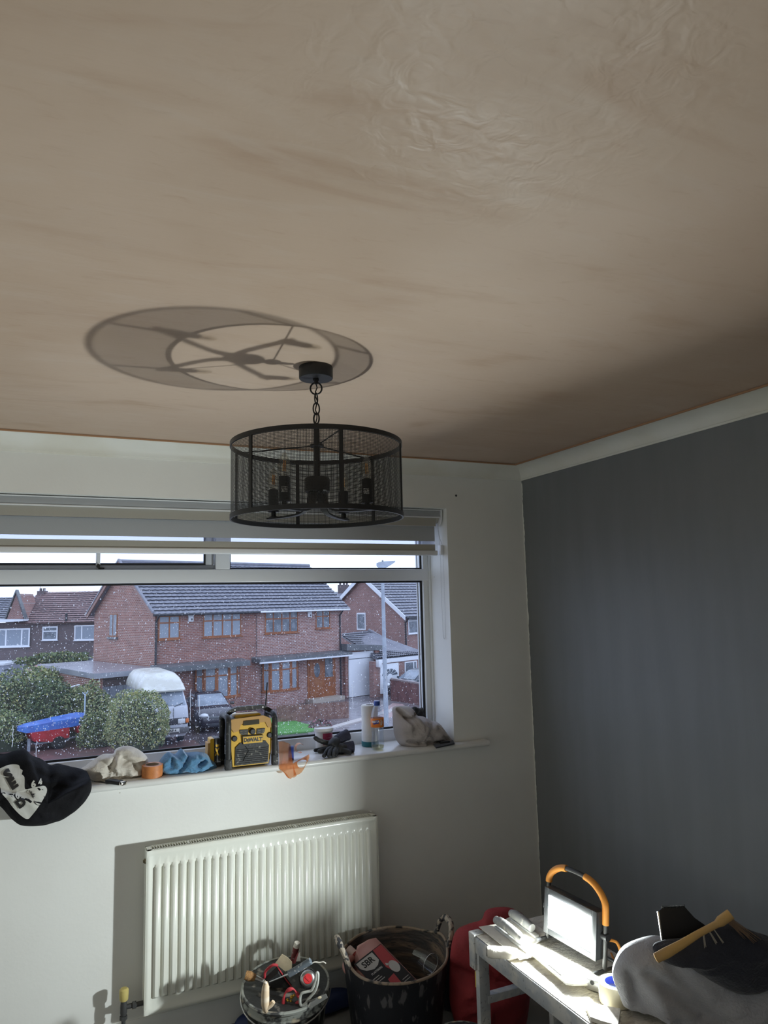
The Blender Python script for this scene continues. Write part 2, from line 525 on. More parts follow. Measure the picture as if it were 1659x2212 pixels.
def drop_mat():
    m = bpy.data.materials.new('rain_water'); m.use_nodes = True
    nt = m.node_tree; N = nt.nodes; L = nt.links; N.remove(N['Principled BSDF'])
    tl = N.new('ShaderNodeBsdfTranslucent'); tl.inputs[0].default_value = (1, 1, 1, 1)
    gl = N.new('ShaderNodeBsdfGlossy'); gl.inputs['Roughness'].default_value = .05
    tr = N.new('ShaderNodeBsdfTransparent')
    a = N.new('ShaderNodeMixShader'); a.inputs[0].default_value = .25
    L.new(tl.outputs[0], a.inputs[1]); L.new(tr.outputs[0], a.inputs[2])
    b_ = N.new('ShaderNodeMixShader'); b_.inputs[0].default_value = .12
    L.new(a.outputs[0], b_.inputs[1]); L.new(gl.outputs[0], b_.inputs[2]); L.new(b_.outputs[0], N['Material Output'].inputs['Surface'])
    return m


# rain on the outside of the main pane: bead shaped drops
rs = np.random.RandomState(3)
ND = 9500
dx = rs.uniform(-2.70, -.54, ND); dz = rs.uniform(1.085, 1.795, ND)
keep = rs.rand(ND) < np.clip(1.0 - .55 * (dz - 1.3) / .5, .3, 1) * np.where(dx > -.95, .75, 1.0)
dx = dx[keep]; dz = dz[keep]; ND = len(dx)
rad = np.clip(rs.lognormal(-.25, .42, ND), .35, 2.6) * .00138
seg = 6
vs = []; fs = []
for i in range(ND):
    o = len(vs); r = rad[i]; el = 1.0 + .5 * rs.rand()
    for (q, h) in ((1.0, 0.0), (.72, .42)):
        for k in range(seg):
            a = 2 * pi * k / seg
            vs.append((dx[i] + r * q * cos(a), .2375 + r * h, dz[i] + r * q * el * sin(a)))
    vs.append((dx[i], .2375 + r * .6, dz[i] - r * .1))
    for k in range(seg):
        k2 = (k + 1) % seg
        fs.append((o + k, o + seg + k, o + seg + k2, o + k2)); fs.append((o + seg + k, o + 2 * seg, o + seg + k2))
# a few running trickles
b = MB(); b.v = vs; b.f = fs; b.m = [0] * len(fs)
for (x, z, n) in ((-2.42, 1.23, 9), (-2.33, 1.16, 8), (-.72, 1.36, 14), (-.905, 1.30, 12), (-1.70, 1.33, 14), (-1.66, 1.30, 10)):
    p = []
    for i in range(n):
        p.append((x + .004 * noise.noise((x * 9, i * .7, 0)), .238, z - i * .011))
    b.tube(p, [.0008 + .0007 * abs(sin(i * 1.7)) for i in range(n)], 5)
m_drop = drop_mat()
b.build('raindrops', m_drop, win, smooth=60, kind='stuff')

# ---------------------------------------------------------------- roller blind
bl = thing('roller_blind', 'grey and cream day and night roller blind drawn up at the window head', 'blind', (-1.6, .06, 2.17))
m_alu = mat('blind_fascia_grey', (0.40, 0.42, 0.44), .4, .3)
BX0 = -2.755
MB().rbox(BX0, -.488, .036, .046, 2.130, 2.160, .002).build('fascia', m_alu, bl)
b = MB().rbox(BX0, -.486, .032, .05, 2.160, 2.1655, .002).rbox(BX0, -.486, .032, .05, 2.1235, 2.130, .002)
b.build('fascia_edge', m_upvc, bl)
pr = [(.03, 2.167), (.03, 2.12), (.04, 2.095), (.055, 2.083), (.075, 2.083), (.1, 2.10), (.1, 2.167)]
for x in (BX0 - .005, -.486):
    MB().rings([[(xx, p, q) for p, q in pr] for xx in (x, x + .007)]).build('end_cap', m_upvc, bl, fix=True)
MB().cyl((BX0, .075, 2.128), (-.489, .075, 2.128), .030, 20).build('roller_tube', mat('blind_cream', (0.36, 0.345, 0.30), .8, bump=.05, bscale=300), bl)
m_cream = MAT['blind_cream']
m_bgrey = mat('blind_grey', (0.36, 0.375, 0.39), .8, bump=.05, bscale=300)
m_sheer = glass_mat('blind_sheer', tint=(0.72, 0.72, 0.8), mist=.25, refl=.0)
FX = -.509


def strip(name, z0, z1, y, m):
    return MB().box(BX0 + .02, FX, y, y + .0012, z0, z1).build(name, m, bl, smooth=0)


strip('cream_band', 2.082, 2.13, .045, m_cream)
strip('grey_band', 2.006, 2.082, .060, m_bgrey)
strip('cream_band', 1.958, 1.989, .058, m_cream)
MB().add([(BX0 + .02, .061, 1.989), (FX, .061, 1.989), (FX, .061, 2.006), (BX0 + .02, .061, 2.006)], [(0, 1, 2, 3)]).build('sheer_band', m_sheer, bl, smooth=0)
MB().rbox(BX0 + .015, -.497, .050, .066, 1.932, 1.958, .006, 3).build('bottom_rail', m_upvc, bl)
b = MB()
ch = spline([(-.487, .06, 2.11), (-.484, .055, 2.03), (-.474, .05, 1.99), (-.474, .04, 1.94), (-.473, .04, 1.7), (-.472, .045, 1.55), (-.474, .055, 1.51), (-.4745, .066, 1.55), (-.4745, .07, 1.75), (-.4745, .068, 1.94), (-.478, .064, 2.0), (-.489, .068, 2.11)], 26)
for i in range(0, len(ch)): b.ball(ch[i], .0015, 5, 4)
b.tube(ch, .0006, 4)
b.build('bead_chain', mat('chain_white', (0.6, 0.6, 0.58), .4), bl, kind='stuff')
MB().rbox(-.487, -.4735, .036, .072, 1.935, 1.985, .003).build('chain_guard', m_upvc, bl)

# ---------------------------------------------------------------- radiator
rad_o = thing('radiator', 'white double panel radiator on the wall below the sill', 'radiator', (-1.43, -.06, .15))
m_rad = mat('radiator_enamel', (0.78, 0.79, 0.72), .22, c2=(0.74, 0.74, 0.66), scale=5, lo=.35, hi=.75)
RX0, RX1, RZ0, RZ1 = -1.9214, -.9319, .153, .753
NR = 29
xs = [RX0, RX0 + .004, RX0 + .014, RX0 + .019]
hx = [.0, .004, .004, .0]
px0 = RX0 + .03; pit = (RX1 - .03 - px0) / NR
for i in range(NR):
    for t, h in ((.02, 0), (.20, 1), (.62, 1), (.80, 0)):
        xs.append(px0 + pit * (i + t + .04)); hx.append(h * .0125)
xs += [RX1 - .019, RX1 - .014, RX1 - .004, RX1]; hx += [.0, .004, .004, 0]
zs = [(RZ0, 0, 0), (RZ0 + .006, .004, 0), (RZ0 + .016, .004, 0), (RZ0 + .022, 0, 0), (RZ0 + .054, 0, 0), (RZ0 + .064, 0, 1), (RZ1 - .068, 0, 1), (RZ1 - .056, 0, 0), (RZ1 - .024, 0, 0), (RZ1 - .018, .004, 0), (RZ1 - .006, .004, 0), (RZ1, 0, 0)]


def panel(yf, sgn):
    b = MB(); vs = []; q = len(xs)
    for (z_, e_, k_) in zs:
        for x_, h_ in zip(xs, hx):
            edge = h_ if (x_ < RX0 + .022 or x_ > RX1 - .022) else 0.0
            rib = 0 if edge else h_ * k_
            if x_ < RX0 + .022 or x_ > RX1 - .022: rib = 0
            vs.append((x_, yf + sgn * (-.006 + max(e_, edge) + rib), z_))
    b.add(vs, [(j * q + i, j * q + i + 1, (j + 1) * q + i + 1, (j + 1) * q + i) for j in range(len(zs) - 1) for i in range(q - 1)])
    b.box(RX0 + .001, RX1 - .001, min(yf - sgn * .008, yf - sgn * .016), max(yf - sgn * .008, yf - sgn * .016), RZ0 + .001, RZ1 - .001)
    return b


panel(-.11, -1).build('front_panel', m_rad, rad_o, smooth=50)
panel(-.042, 1).build('back_panel', m_rad, rad_o, smooth=50)
b = MB(); NS = 92
for i in range(NS + 1):
    x = RX0 + .022 + (RX1 - RX0 - .044) * i / NS
    wd = .0028 if i not in (14, 36, 58, 80) else .009
    b.box(x - wd / 2, x + wd / 2, -.098, -.046, RZ1 - .004, RZ1 + .001)
b.box(RX0 + .004, RX1 - .004, -.1, -.092, RZ1 - .006, RZ1 + .001).box(RX0 + .004, RX1 - .004, -.05, -.044, RZ1 - .006, RZ1 + .001)
b.box(RX0 + .004, RX0 + .02, -.1, -.044, RZ1 - .006, RZ1 + .001).box(RX1 - .02, RX1 - .004, -.1, -.044, RZ1 - .006, RZ1 + .001)
b.build('top_grille', m_rad, rad_o, smooth=0, kind='stuff')
for x in (RX0 + .0, RX1 - .002): MB().rbox(x, x + .002, -.108, -.045, RZ0 + .01, RZ1 - .003, .0008, 1).build('side_cover', m_rad, rad_o)
b = MB()
for i in range(48):
    x = RX0 + .03 + (RX1 - RX0 - .06) * i / 47
    b.box(x, x + .001, -.1, -.05, RZ0 + .05, RZ1 - .03)
b.build('convector_fins', mat('fin_dark', (0.10, 0.10, 0.09), .5), rad_o, smooth=0, kind='stuff')
b = MB().cyl((RX0 - .004, -.076, RZ1 - .045), (RX0 + .004, -.076, RZ1 - .045), .011, 6).cyl((RX0 - .009, -.076, RZ1 - .045), (RX0 - .004, -.076, RZ1 - .045), .006, 8)
b.build('bleed_plug', mat('old_brass', (0.22, 0.19, 0.12), .4, .7), rad_o)
for x in (RX0 + .17, RX1 - .17): MB().box(x, x + .03, -.036, -.0005, RZ1 - .14, RZ1 - .08).build('wall_bracket', m_rad, rad_o, smooth=0)
vt = thing('radiator_valve', 'small radiator valve with a yellowed cap at the lower left of the radiator', 'valve', (-1.985, -.07, .2))
VX, VY, VZ = -1.992, -.076, .190
b = MB().lathe([(.013, -.008), (.016, -.004), (.0175, .02), (.017, .032), (.012, .037), (0, .038)], 16, c=(VX, VY, VZ + .03))
b.build('cap', mat('yellowed_plastic', (0.55, 0.45, 0.16), .45), vt)
m_pipe = mat('painted_pipe', (0.05, 0.05, 0.05), .5)
b = MB().lathe([(.011, -.03), (.013, -.02), (.013, .0), (.011, .022)], 14, c=(VX, VY, VZ)).cyl((VX, VY, VZ - .002), (RX0 + .004, VY, VZ - .002), .009, 12)
b.lathe([(.014, 0), (.014, .014)], 6, c=(VX, VY, VZ - .045))
T0 = b.T; b.T = Matrix.Translation((VX + .038, VY, VZ - .002)) @ Matrix.Rotation(pi / 2, 4, 'Y'); b.lathe([(.014, -.007), (.014, .007)], 6); b.T = T0
b.build('valve_body', m_pipe, vt)
MB().cyl((VX, VY, .001), (VX, VY, VZ - .028), .0075, 12).build('pipe', m_pipe, vt)

# small marks on the wall
MB().lathe([(0, 0), (.004, .0005), (.006, .002), (.004, .003), (0, .0035)], 10).build('hole', m_rubber).matrix_world = Matrix.Translation(((-0.410,-0.001,2.237))) @ Matrix.Rotation(pi / 2, 4, 'X')
tag(bpy.data.objects['hole'], 'small black empty screw hole in the white wall above the window corner', 'screw hole')

# ---------------------------------------------------------------- pendant light
PC = Vector((-1.591, -1.233, 0))
LAT = Vector((.9117, -.4109, 0)).normalized(); DEP = Vector((.4109, .9117, 0)).normalized()
PR, PZ1, PZ0 = .248, 2.158, 1.948


def pol(R, deg, z):
    a = radians(deg)
    return PC + LAT * (R * sin(a)) - DEP * (R * cos(a)) + Vector((0, 0, z))


pend = thing('pendant_light', 'black wire mesh drum pendant with four candle bulbs hanging from the ceiling', 'pendant light', (PC.x, PC.y, 2.4))
b = MB(); c0 = (PC.x, PC.y, 0)
b.lathe([(.0, 2.3995), (.05, 2.3995), (.0505, 2.398), (.0505, 2.366), (.049, 2.3635), (.0, 2.3635)], 40, c=c0)
b.build('ceiling_rose', m_black, pend)
b = MB().lathe([(.009, 2.364), (.009, 2.358), (.006, 2.356), (.006, 2.348), (0, 2.346)], 16, c=c0)
b.build('hook_stem', m_black, pend)


def link(zc, h, wd, ang, r=.0022):
    d = LAT * cos(ang) + DEP * sin(ang); pts = []
    for k in range(20):
        a = 2 * pi * k / 20
        pts.append(PC + d * (wd / 2 * cos(a)) + Vector((0, 0, zc + h / 2 * sin(a))))
    return MB().tube(pts, r, 8, closed=True).build('chain_link', m_black, pend)


link(2.334, .036, .034, 0.0, .0026)
link(2.303, .034, .017, 1.15)
link(2.272, .036, .019, .35)
link(2.242, .034, .019, -.5, .0026)
b = MB().tube([PC + LAT * (.003 * sin(i * 1.9)) + DEP * (.003 * cos(i * 1.3)) + Vector((0, 0, 2.35 - i * .0135)) for i in range(10)], .0018, 6)
b.build('flex', m_rubber, pend)
b = MB().lathe([(.004, 2.228), (.009, 2.222), (.0095, 2.16), (.0095, 2.062)], 20, c=c0).lathe([(.0, 2.064), (.035, 2.064), (.0365, 2.061), (.0365, 2.024), (.034, 2.021), (0, 2.021)], 32, c=c0)
b.build('hub', m_black, pend)
MB().lathe([(0, 2.163), (.021, 2.163), (.021, 2.157), (0, 2.157)], 24, c=c0).build('spoke_plate', m_black, pend)
for a in (20, 140, 260):
    MB().tube([pol(.015, a, 2.16), pol(PR - .002, a, 2.152)], .0022, 6).build('spoke', m_black, pend)
for zc in (PZ1, PZ0):
    b = MB(); n = 96; rr = []
    for (r, z_) in ((PR - .0015, -.0065), (PR + .003, -.0065), (PR + .003, .0065), (PR - .0015, .0065)):
        rr.append([pol(r, 360 * k / n, zc + z_) for k in range(n)])
    b.rings(rr + [rr[0]], cap=False).build('hoop', m_black, pend)
for k in range(6):
    a = -40 + 60 * k
    t = (pol(PR, a + 1, 0) - pol(PR, a - 1, 0)).normalized(); o_ = (pol(1, a, 0) - PC).normalized()
    T = frame(pol(PR, a, (PZ0 + PZ1) / 2), t, o_)
    b = MB(T).box(-.0055, .0055, -.001, .003, -.1, .1); b.build('strut', m_black, pend, smooth=0)
# perforated sheet of the drum
NC, NRW = 390, 52
zz = np.linspace(PZ0 + .004, PZ1 - .004, NRW + 1); vs = []; fs = []
aa = [2 * pi * k / NC for k in range(NC)]


def shp(k, z_):
    a = 2 * pi * k / NC
    q = PC + LAT * (PR * sin(a)) - DEP * (PR * cos(a)); return (q.x, q.y, z_)


for j in range(NRW + 1):
    for k in range(NC): vs.append(shp(k, zz[j]))
hh = zz[1] - zz[0]; op = .325
for j in range(NRW):
    for k in range(NC):
        o_ = len(vs)
        vs += [shp(k + .5 - op, zz[j] + hh * (.5 - op)), shp(k + .5 + op, zz[j] + hh * (.5 - op)), shp(k + .5 + op, zz[j] + hh * (.5 + op)), shp(k + .5 - op, zz[j] + hh * (.5 + op))]
        q = (j * NC + k, j * NC + (k + 1) % NC, (j + 1) * NC + (k + 1) % NC, (j + 1) * NC + k)
        for e_ in range(4):
            f_ = (e_ + 1) % 4
            fs.append((q[e_], q[f_], o_ + f_, o_ + e_))
me = bpy.data.meshes.new('mesh_shade')
me.from_pydata([(p[0] - PC.x, p[1] - PC.y, p[2] - 2.4) for p in vs], [], fs)
me.materials.append(mat('mesh_black', (0.02, 0.021, 0.022), .45, spec=.4))
mesh_obj('mesh_shade', me, pend)['kind'] = 'stuff'
# arms, candle holders and bulbs
m_bulb = glass_mat('bulb_glass', tint=(.93, .91, .86), mist=.03, refl=.10, mist_c=(1, 1, 1))
m_fil = mat('filament_amber', (0.90, 0.45, 0.09), .4)
m_stick = mat('label_white', (0.6, 0.6, 0.58), .5, c2=(.15, .15, .15), scale=220, lo=.5, hi=.55)
for (la, de, sticker) in ((-.46, .886, 1), (.886, .46, 1), (-.84, -.46, 0), (.41, -.90, 0)):
    d = LAT * la - DEP * de
    p = PC + d * .166
    side = Vector((-d.y, d.x, 0)).normalized()
    pts = spline([PC + d * .02 + Vector((0, 0, 2.03)), PC + d * .028 + Vector((0, 0, 1.99)), PC + d * .055 + Vector((0, 0, 1.966)), PC + d * .11 + Vector((0, 0, 1.958)), PC + d * .188 + Vector((0, 0, 1.957))], 6)
    rr = []
    for i, q in enumerate(pts):
        t = (pts[min(i + 1, len(pts) - 1)] - pts[max(i - 1, 0)]).normalized(); up = side.cross(t)
        wd = .0085 + .008 * max(0, 1 - i / 12)
        rr.append([q + side * wd + up * .0025, q - side * wd + up * .0025, q - side * wd - up * .0025, q + side * wd - up * .0025])
    MB().rings(rr).build('arm', m_black, pend, fix=True)
    cc = (p.x, p.y, 0)
    h = MB().lathe([(.0, 1.958), (.014, 1.958), (.014, 1.962), (.007, 1.963), (.007, 1.975), (.0165, 1.976), (.0165, 1.982), (.0152, 1.983), (.0152, 2.043), (.013, 2.045), (0, 2.045)], 24, c=cc).build('candle_holder', m_black, pend)
    if sticker:
        b = MB(); ang0 = math.atan2(-DEP.y, -DEP.x) + (.1 if la < 0 else -.1); g = []
        for k in range(7):
            a = ang0 - .55 + 1.1 * k / 6
            g.append([(p.x + .0155 * cos(a), p.y + .0155 * sin(a), 2.0), (p.x + .0155 * cos(a), p.y + .0155 * sin(a), 2.016)])
        for k in range(6): b.add([g[k][0], g[k + 1][0], g[k + 1][1], g[k][1]], [(0, 1, 2, 3)])
        b.build('sticker', m_stick, h)
    bu = MB().lathe([(.009, 2.045), (.0115, 2.05), (.0155, 2.06), (.0172, 2.070), (.0165, 2.081), (.0125, 2.095), (.0065, 2.107), (.002, 2.112), (0, 2.1125)], 24, c=cc).build('bulb', m_bulb, pend)
    b = MB()
    for (fx, fy) in ((.004, .0), (-.004, .0), (0, .004)):
        b.cyl((p.x + fx, p.y + fy, 2.060), (p.x + fx * .6, p.y + fy * .6, 2.090), .0013, 6)
    b.build('filament', m_fil, bu)

# ---------------------------------------------------------------- floodlight
LP = Vector((-.772, -1.2345, .6835)); LN = Vector((-.985, -.14, .06)).normalized()
LX = Vector((.14, -.985, -.05)); LX = (LX - LN * LX.dot(LN)).normalized(); LU = LN.cross(LX).normalized()
if LU.z < 0: LU = -LU
LT = Matrix(((LX.x, LU.x, LN.x, LP.x), (LX.y, LU.y, LN.y, LP.y), (LX.z, LU.z, LN.z, LP.z), (0, 0, 0, 1)))  # x right, y up, z out of the lamp face
fl = thing('work_floodlight', 'lit LED work floodlight with an orange gripped frame standing on the bench', 'work light', (-.75, -1.23, .577))
PW, PH = .090, .0505
b = MB(LT)
b.rbox(-PW - .02, PW + .02, -PH - .02, PH + .02, -.042, -.005, .006)
for x0, x1, y0, y1 in ((-PW - .02, -PW, -PH - .02, PH + .02), (PW, PW + .02, -PH - .02, PH + .02), (-PW, PW, -PH - .02, -PH), (-PW, PW, PH, PH + .02)):
    b.rbox(x0, x1, y0, y1, -.007, -.001, .001)
for k in range(9): b.box(-.08 + k * .02 - .002, -.08 + k * .02 + .002, -.06, .06, -.056, -.042)
b.build('housing', mat('lamp_housing', (0.03, 0.032, 0.035), .45), fl)
MB(LT).add([(-PW, -PH, -.0005), (PW, -PH, -.0005), (PW, PH, -.0005), (-PW, PH, -.0005)], [(0, 1, 2, 3)]).build('led_panel', emis('led_white', (0.90, 0.99, 1.0), LAMP_GLASS_STRENGTH), fl, smooth=0)
MB(LT).add([(-.026, -.0205, .0002), (.026, -.0205, .0002), (.026, .0205, .0002), (-.026, .0205, .0002)], [(0, 1, 2, 3)]).build('led_chip', emis('led_chip_white', (0.90, 0.99, 1.0), LAMP_STRENGTH), fl, smooth=0)
b = MB(LT)
FX_ = .120
fr_ = [(-FX_, -.098, -.03), (-FX_, .055, -.03), (-FX_ + .006, .1, -.03), (-.08, .132, -.03), (-.035, .145, -.03), (.035, .145, -.03), (.08, .132, -.03), (FX_ - .006, .1, -.03), (FX_, .055, -.03), (FX_, -.098, -.03)]
fp = [Vector(q) for q in spline(fr_, 6)]
b.tube(fp, .0075, 12).tube([(-FX_, -.097, .02), (-FX_, -.097, -.1), (FX_, -.097, -.1), (FX_, -.097, .02)], .006, 10)
b.build('frame', mat('lamp_frame', (0.035, 0.035, 0.035), .4), fl)
m_or = mat('orange_rubber', (0.75, 0.30, 0.05), .55)
for (i0, i1) in ((8, 24), (30, 50)):
    MB(LT).tube(fp[i0:i1], .0105, 12).build('grip', m_or, fl)
for x in (-.1155, .1155):
    MB(LT).cyl((x * .94, 0, -.03), (x * 1.14, 0, -.03), .012, 14).build('tilt_knob', m_blackp, fl)
MB(LT).tube(spline([(.08, -.03, -.05), (.128, -.02, -.07), (.142, -.06, -.075), (.128, -.098, -.08), (.05, -.1, -.14)], 8), .0045, 8).build('power_lead', m_or, fl)

# ---------------------------------------------------------------- bench
BX0_, BX1_, BY1, BY0, BZ = -.95, -.62, -.93, -2.25, .575
m_bench = mat('plaster_crusted_board', (0.66, 0.62, 0.54), .8, c2=(0.46, 0.42, 0.36), scale=26, lo=.5, hi=.75, stretch=(1, 2.6, 1), bump=.9, bscale=55)
m_alum = mat('splashed_aluminium', (0.42, 0.43, 0.44), .5, .3, c2=(0.58, 0.56, 0.52), scale=22, lo=.42, hi=.65, c3=(.22, .22, .22), s3=90, lo3=.6, hi3=.75)
bench = thing('step_bench', 'low folding hop up bench crusted with plaster, standing by the grey wall', 'bench', (-.8, -1.5, 0))
b = MB()


def bt(u, v):
    x = BX0_ + (BX1_ - BX0_) * u; y = BY1 + (BY0 - BY1) * v
    n = noise.noise((x * 30, y * 12, 0)) * .002 + noise.noise((x * 90, y * 40, 3)) * .0016
    return (x, y, BZ + max(n, -.001) * min(1, 40 * u * (1 - u)))


b.grid(bt, 26, 110)
b.build('worn_top', m_bench, bench, smooth=60)
b = MB().rbox(BX0_ - .004, BX1_ + .004, BY0, BY1 + .004, BZ - .055, BZ - .003, .003)
b.build('platform', m_alum, bench)
for x in (BX0_ + .02, BX1_ - .02):
    for y in (BY1 - .03, BY0 + .05):
        dx_ = -.0 if x < -.8 else .0
        b = MB().rbox(x - .02, x + .02, y - .012, y + .012, .012, BZ - .05, .002); b.box(x - .012, x + .012, y + .0122, y + .015, .03, BZ - .1)
        lg = b.build('leg', m_alum, bench)
        MB().rbox(x - .023, x + .023, y - .016, y + .016, .001, .03, .003).build('rubber_foot', m_rubber, lg)
for z_ in (.17, .36):
    MB().rbox(BX0_ + .03, BX1_ - .03, BY1 - .045, BY1 - .015, z_, z_ + .025, .002).build('rung', m_alum, bench)
MB().rbox(BX0_ - .008, BX0_ + .035, BY1 - .03, BY1 + .008, BZ - .11, BZ + .004, .004).build('corner_bracket', m_alum, bench)
MB().rbox(BX0_ + .002, BX0_ + .012, BY1 - .0175, BY1 - .01, BZ - .17, BZ - .12, .001).build('yellow_sticker', mat('yellow_tag', (.6, .4, .05), .5), bench)


def trowel(name, label, p0, p1, up, w, mblade, mhandle, hz=.035, hoff=.15):
    p0 = Vector(p0); p1 = Vector(p1); T = frame(p0, p1 - p0, Vector(up).cross(p1 - p0)); L_ = (p1 - p0).length
    t = thing(name, label, 'trowel', tuple(p0))
    MB(T).box(0, L_, -w / 2, w / 2, -.0008, .0008).build('blade', mblade, t, smooth=0)
    MB(T).rbox(L_ * .12, L_ * .9, -.008, .008, .0008, .01, .002).build('spine', m_alum, t)
    MB(T).cyl((L_ * .45, 0, .008), (L_ * .4, 0, hz), .005, 8).build('shank', m_alum, t)
    MB(T).tube(spline([(L_ * .12, 0, hz), (L_ * .3, 0, hz + .005), (L_ * .55, 0, hz + .004), (L_ * .78, 0, hz)], 5), [.013] * 3 + [.0155] * 10 + [.0135] * 3, 12).build('handle', mhandle, t)
    return t


m_plast = mat('plaster_white', (0.72, 0.68, 0.60), .8, c2=(.5, .46, .40), scale=30, lo=.5, hi=.7, bump=.3)
m_steel = mat('tool_steel', (0.5, 0.5, 0.5), .35, .9, c2=(.6, .56, .5), scale=25, lo=.5, hi=.7)
m_wood = mat('worn_wood', (0.52, 0.40, 0.27), .65, c2=(.62, .53, .42), scale=14, lo=.4, hi=.7, stretch=(1, 1, 4))
m_greyh = mat('grey_grip', (0.28, 0.28, 0.27), .6, c2=(.6, .58, .52), scale=40, lo=.52, hi=.66)
BT = BZ + .004
trowel('plastering_trowel', 'plaster splashed trowel lying at the far end of the bench', (-0.867,-0.928,0.582), (-0.877,-1.184,0.582), (0.05, 0, 1), .10, m_plast, m_greyh, .027)
trowel('finishing_trowel', 'finishing trowel with its grey handle toward the lit floodlight', (-0.790,-0.922,0.590), (-0.791,-1.106,0.584), (-.2, 0.1, 1), .085, m_plast, m_greyh, .024)
t = thing('wooden_float_handle', 'whitened round tool handle on the bench near its left corner', 'tool handle', (-0.965,-1.131,0.595))
p0 = Vector((-1.002,-1.117,0.597)); p1 = Vector((-0.920,-1.173,0.597))
MB().tube([p0 + (p1 - p0) * k / 10 for k in range(11)], [.016, .0175, .018, .0175, .017, .0175, .018, .0175, .016, .013, .009], 14).build('grip', m_plast, t)
MB().cyl(p0 - (p1 - p0).normalized() * .004, p0 + (p1 - p0).normalized() * .001, .0125, 14).build('end_plug', m_greyh, t)
MB().tube([p1, p1 + (p1 - p0) * .35 + Vector((0, 0, -.008))], [.006, .004], 8).build('tang', m_steel, t)
t = thing('white_skimming_blade', 'long flat white skimming blade lying below the floodlight', 'skimming blade', (-0.840,-1.271,0.580))
q = [Vector(v) for v in [(-0.882,-1.177,0.588),(-0.832,-1.167,0.588),(-0.791,-1.401,0.588),(-0.820,-1.416,0.588),(-0.883,-1.390,0.588),(-0.899,-1.373,0.588)]]
MB().prism(q, (0, 0, .006)).build('blade', mat('flat_white', (.80, .79, .74), .5), t, smooth=0, fix=True)
q2 = [Vector(v) for v in [(-0.872,-1.198,0.594),(-0.830,-1.189,0.594),(-0.828,-1.210,0.594),(-0.871,-1.222,0.594)]]
MB().prism([q[0] * .55 + q[5] * .45 + Vector((.01, 0, .006)), q[0] * .5 + q[5] * .5 + Vector((.022, 0, .006)), q[0] * .2 + q[5] * .8 + Vector((.022, 0, .006)), q[0] * .2 + q[5] * .8 + Vector((.01, 0, .006))], (0, 0, .003)).build('stiffening_rib', MAT['flat_white'], t, smooth=0, fix=True)
t = thing('spirit_level', 'short silver torpedo spirit level near the front edge of the bench', 'spirit level', (-0.823,-1.419,0.580))
p0 = Vector((-0.838,-1.395,0.578)); p1 = Vector((-0.812,-1.448,0.578))
T = frame(p0, p1 - p0, (0, 0, 1))
MB(T).rbox(0, .085, 0, .03, -.008, .012, .002).build('body', m_steel, t)
MB(T).cyl((.02, .022, .0125), (.02, .022, .0132), .006, 14).build('vial_window', m_blackp, t)
t = thing('masking_tape_roll', 'cream masking tape roll with a blue core beside the grey fleece', 'tape roll', (-0.806,-1.466,0.580))
p0 = Vector((-0.814,-1.488,0.630))
T = Matrix.Translation((p0.x, p0.y, .577))
MB(T).lathe([(.032, 0), (.047, 0), (.047, .05), (.032, .05), (.032, 0)], 28).build('tape', mat('cream_tape', (.68, .62, .45), .6), t)
MB(T).lathe([(.029, .001), (.032, .001), (.032, .0505), (.029, .0505), (.029, .001)], 28).build('core', mat('blue_core', (.05, .08, .45), .5), t)
t = thing('plaster_slab', 'broken slab of set plaster on the front edge of the bench', 'plaster offcut', (-0.895,-1.520,0.577))
q = [Vector(v) for v in [(-0.915,-1.474,0.590),(-0.848,-1.542,0.590),(-0.910,-1.601,0.590),(-0.933,-1.566,0.590),(-0.947,-1.537,0.590)]]
MB().prism(q, (0, 0, -.011)).build('slab', m_plast, t, smooth=0, fix=True)


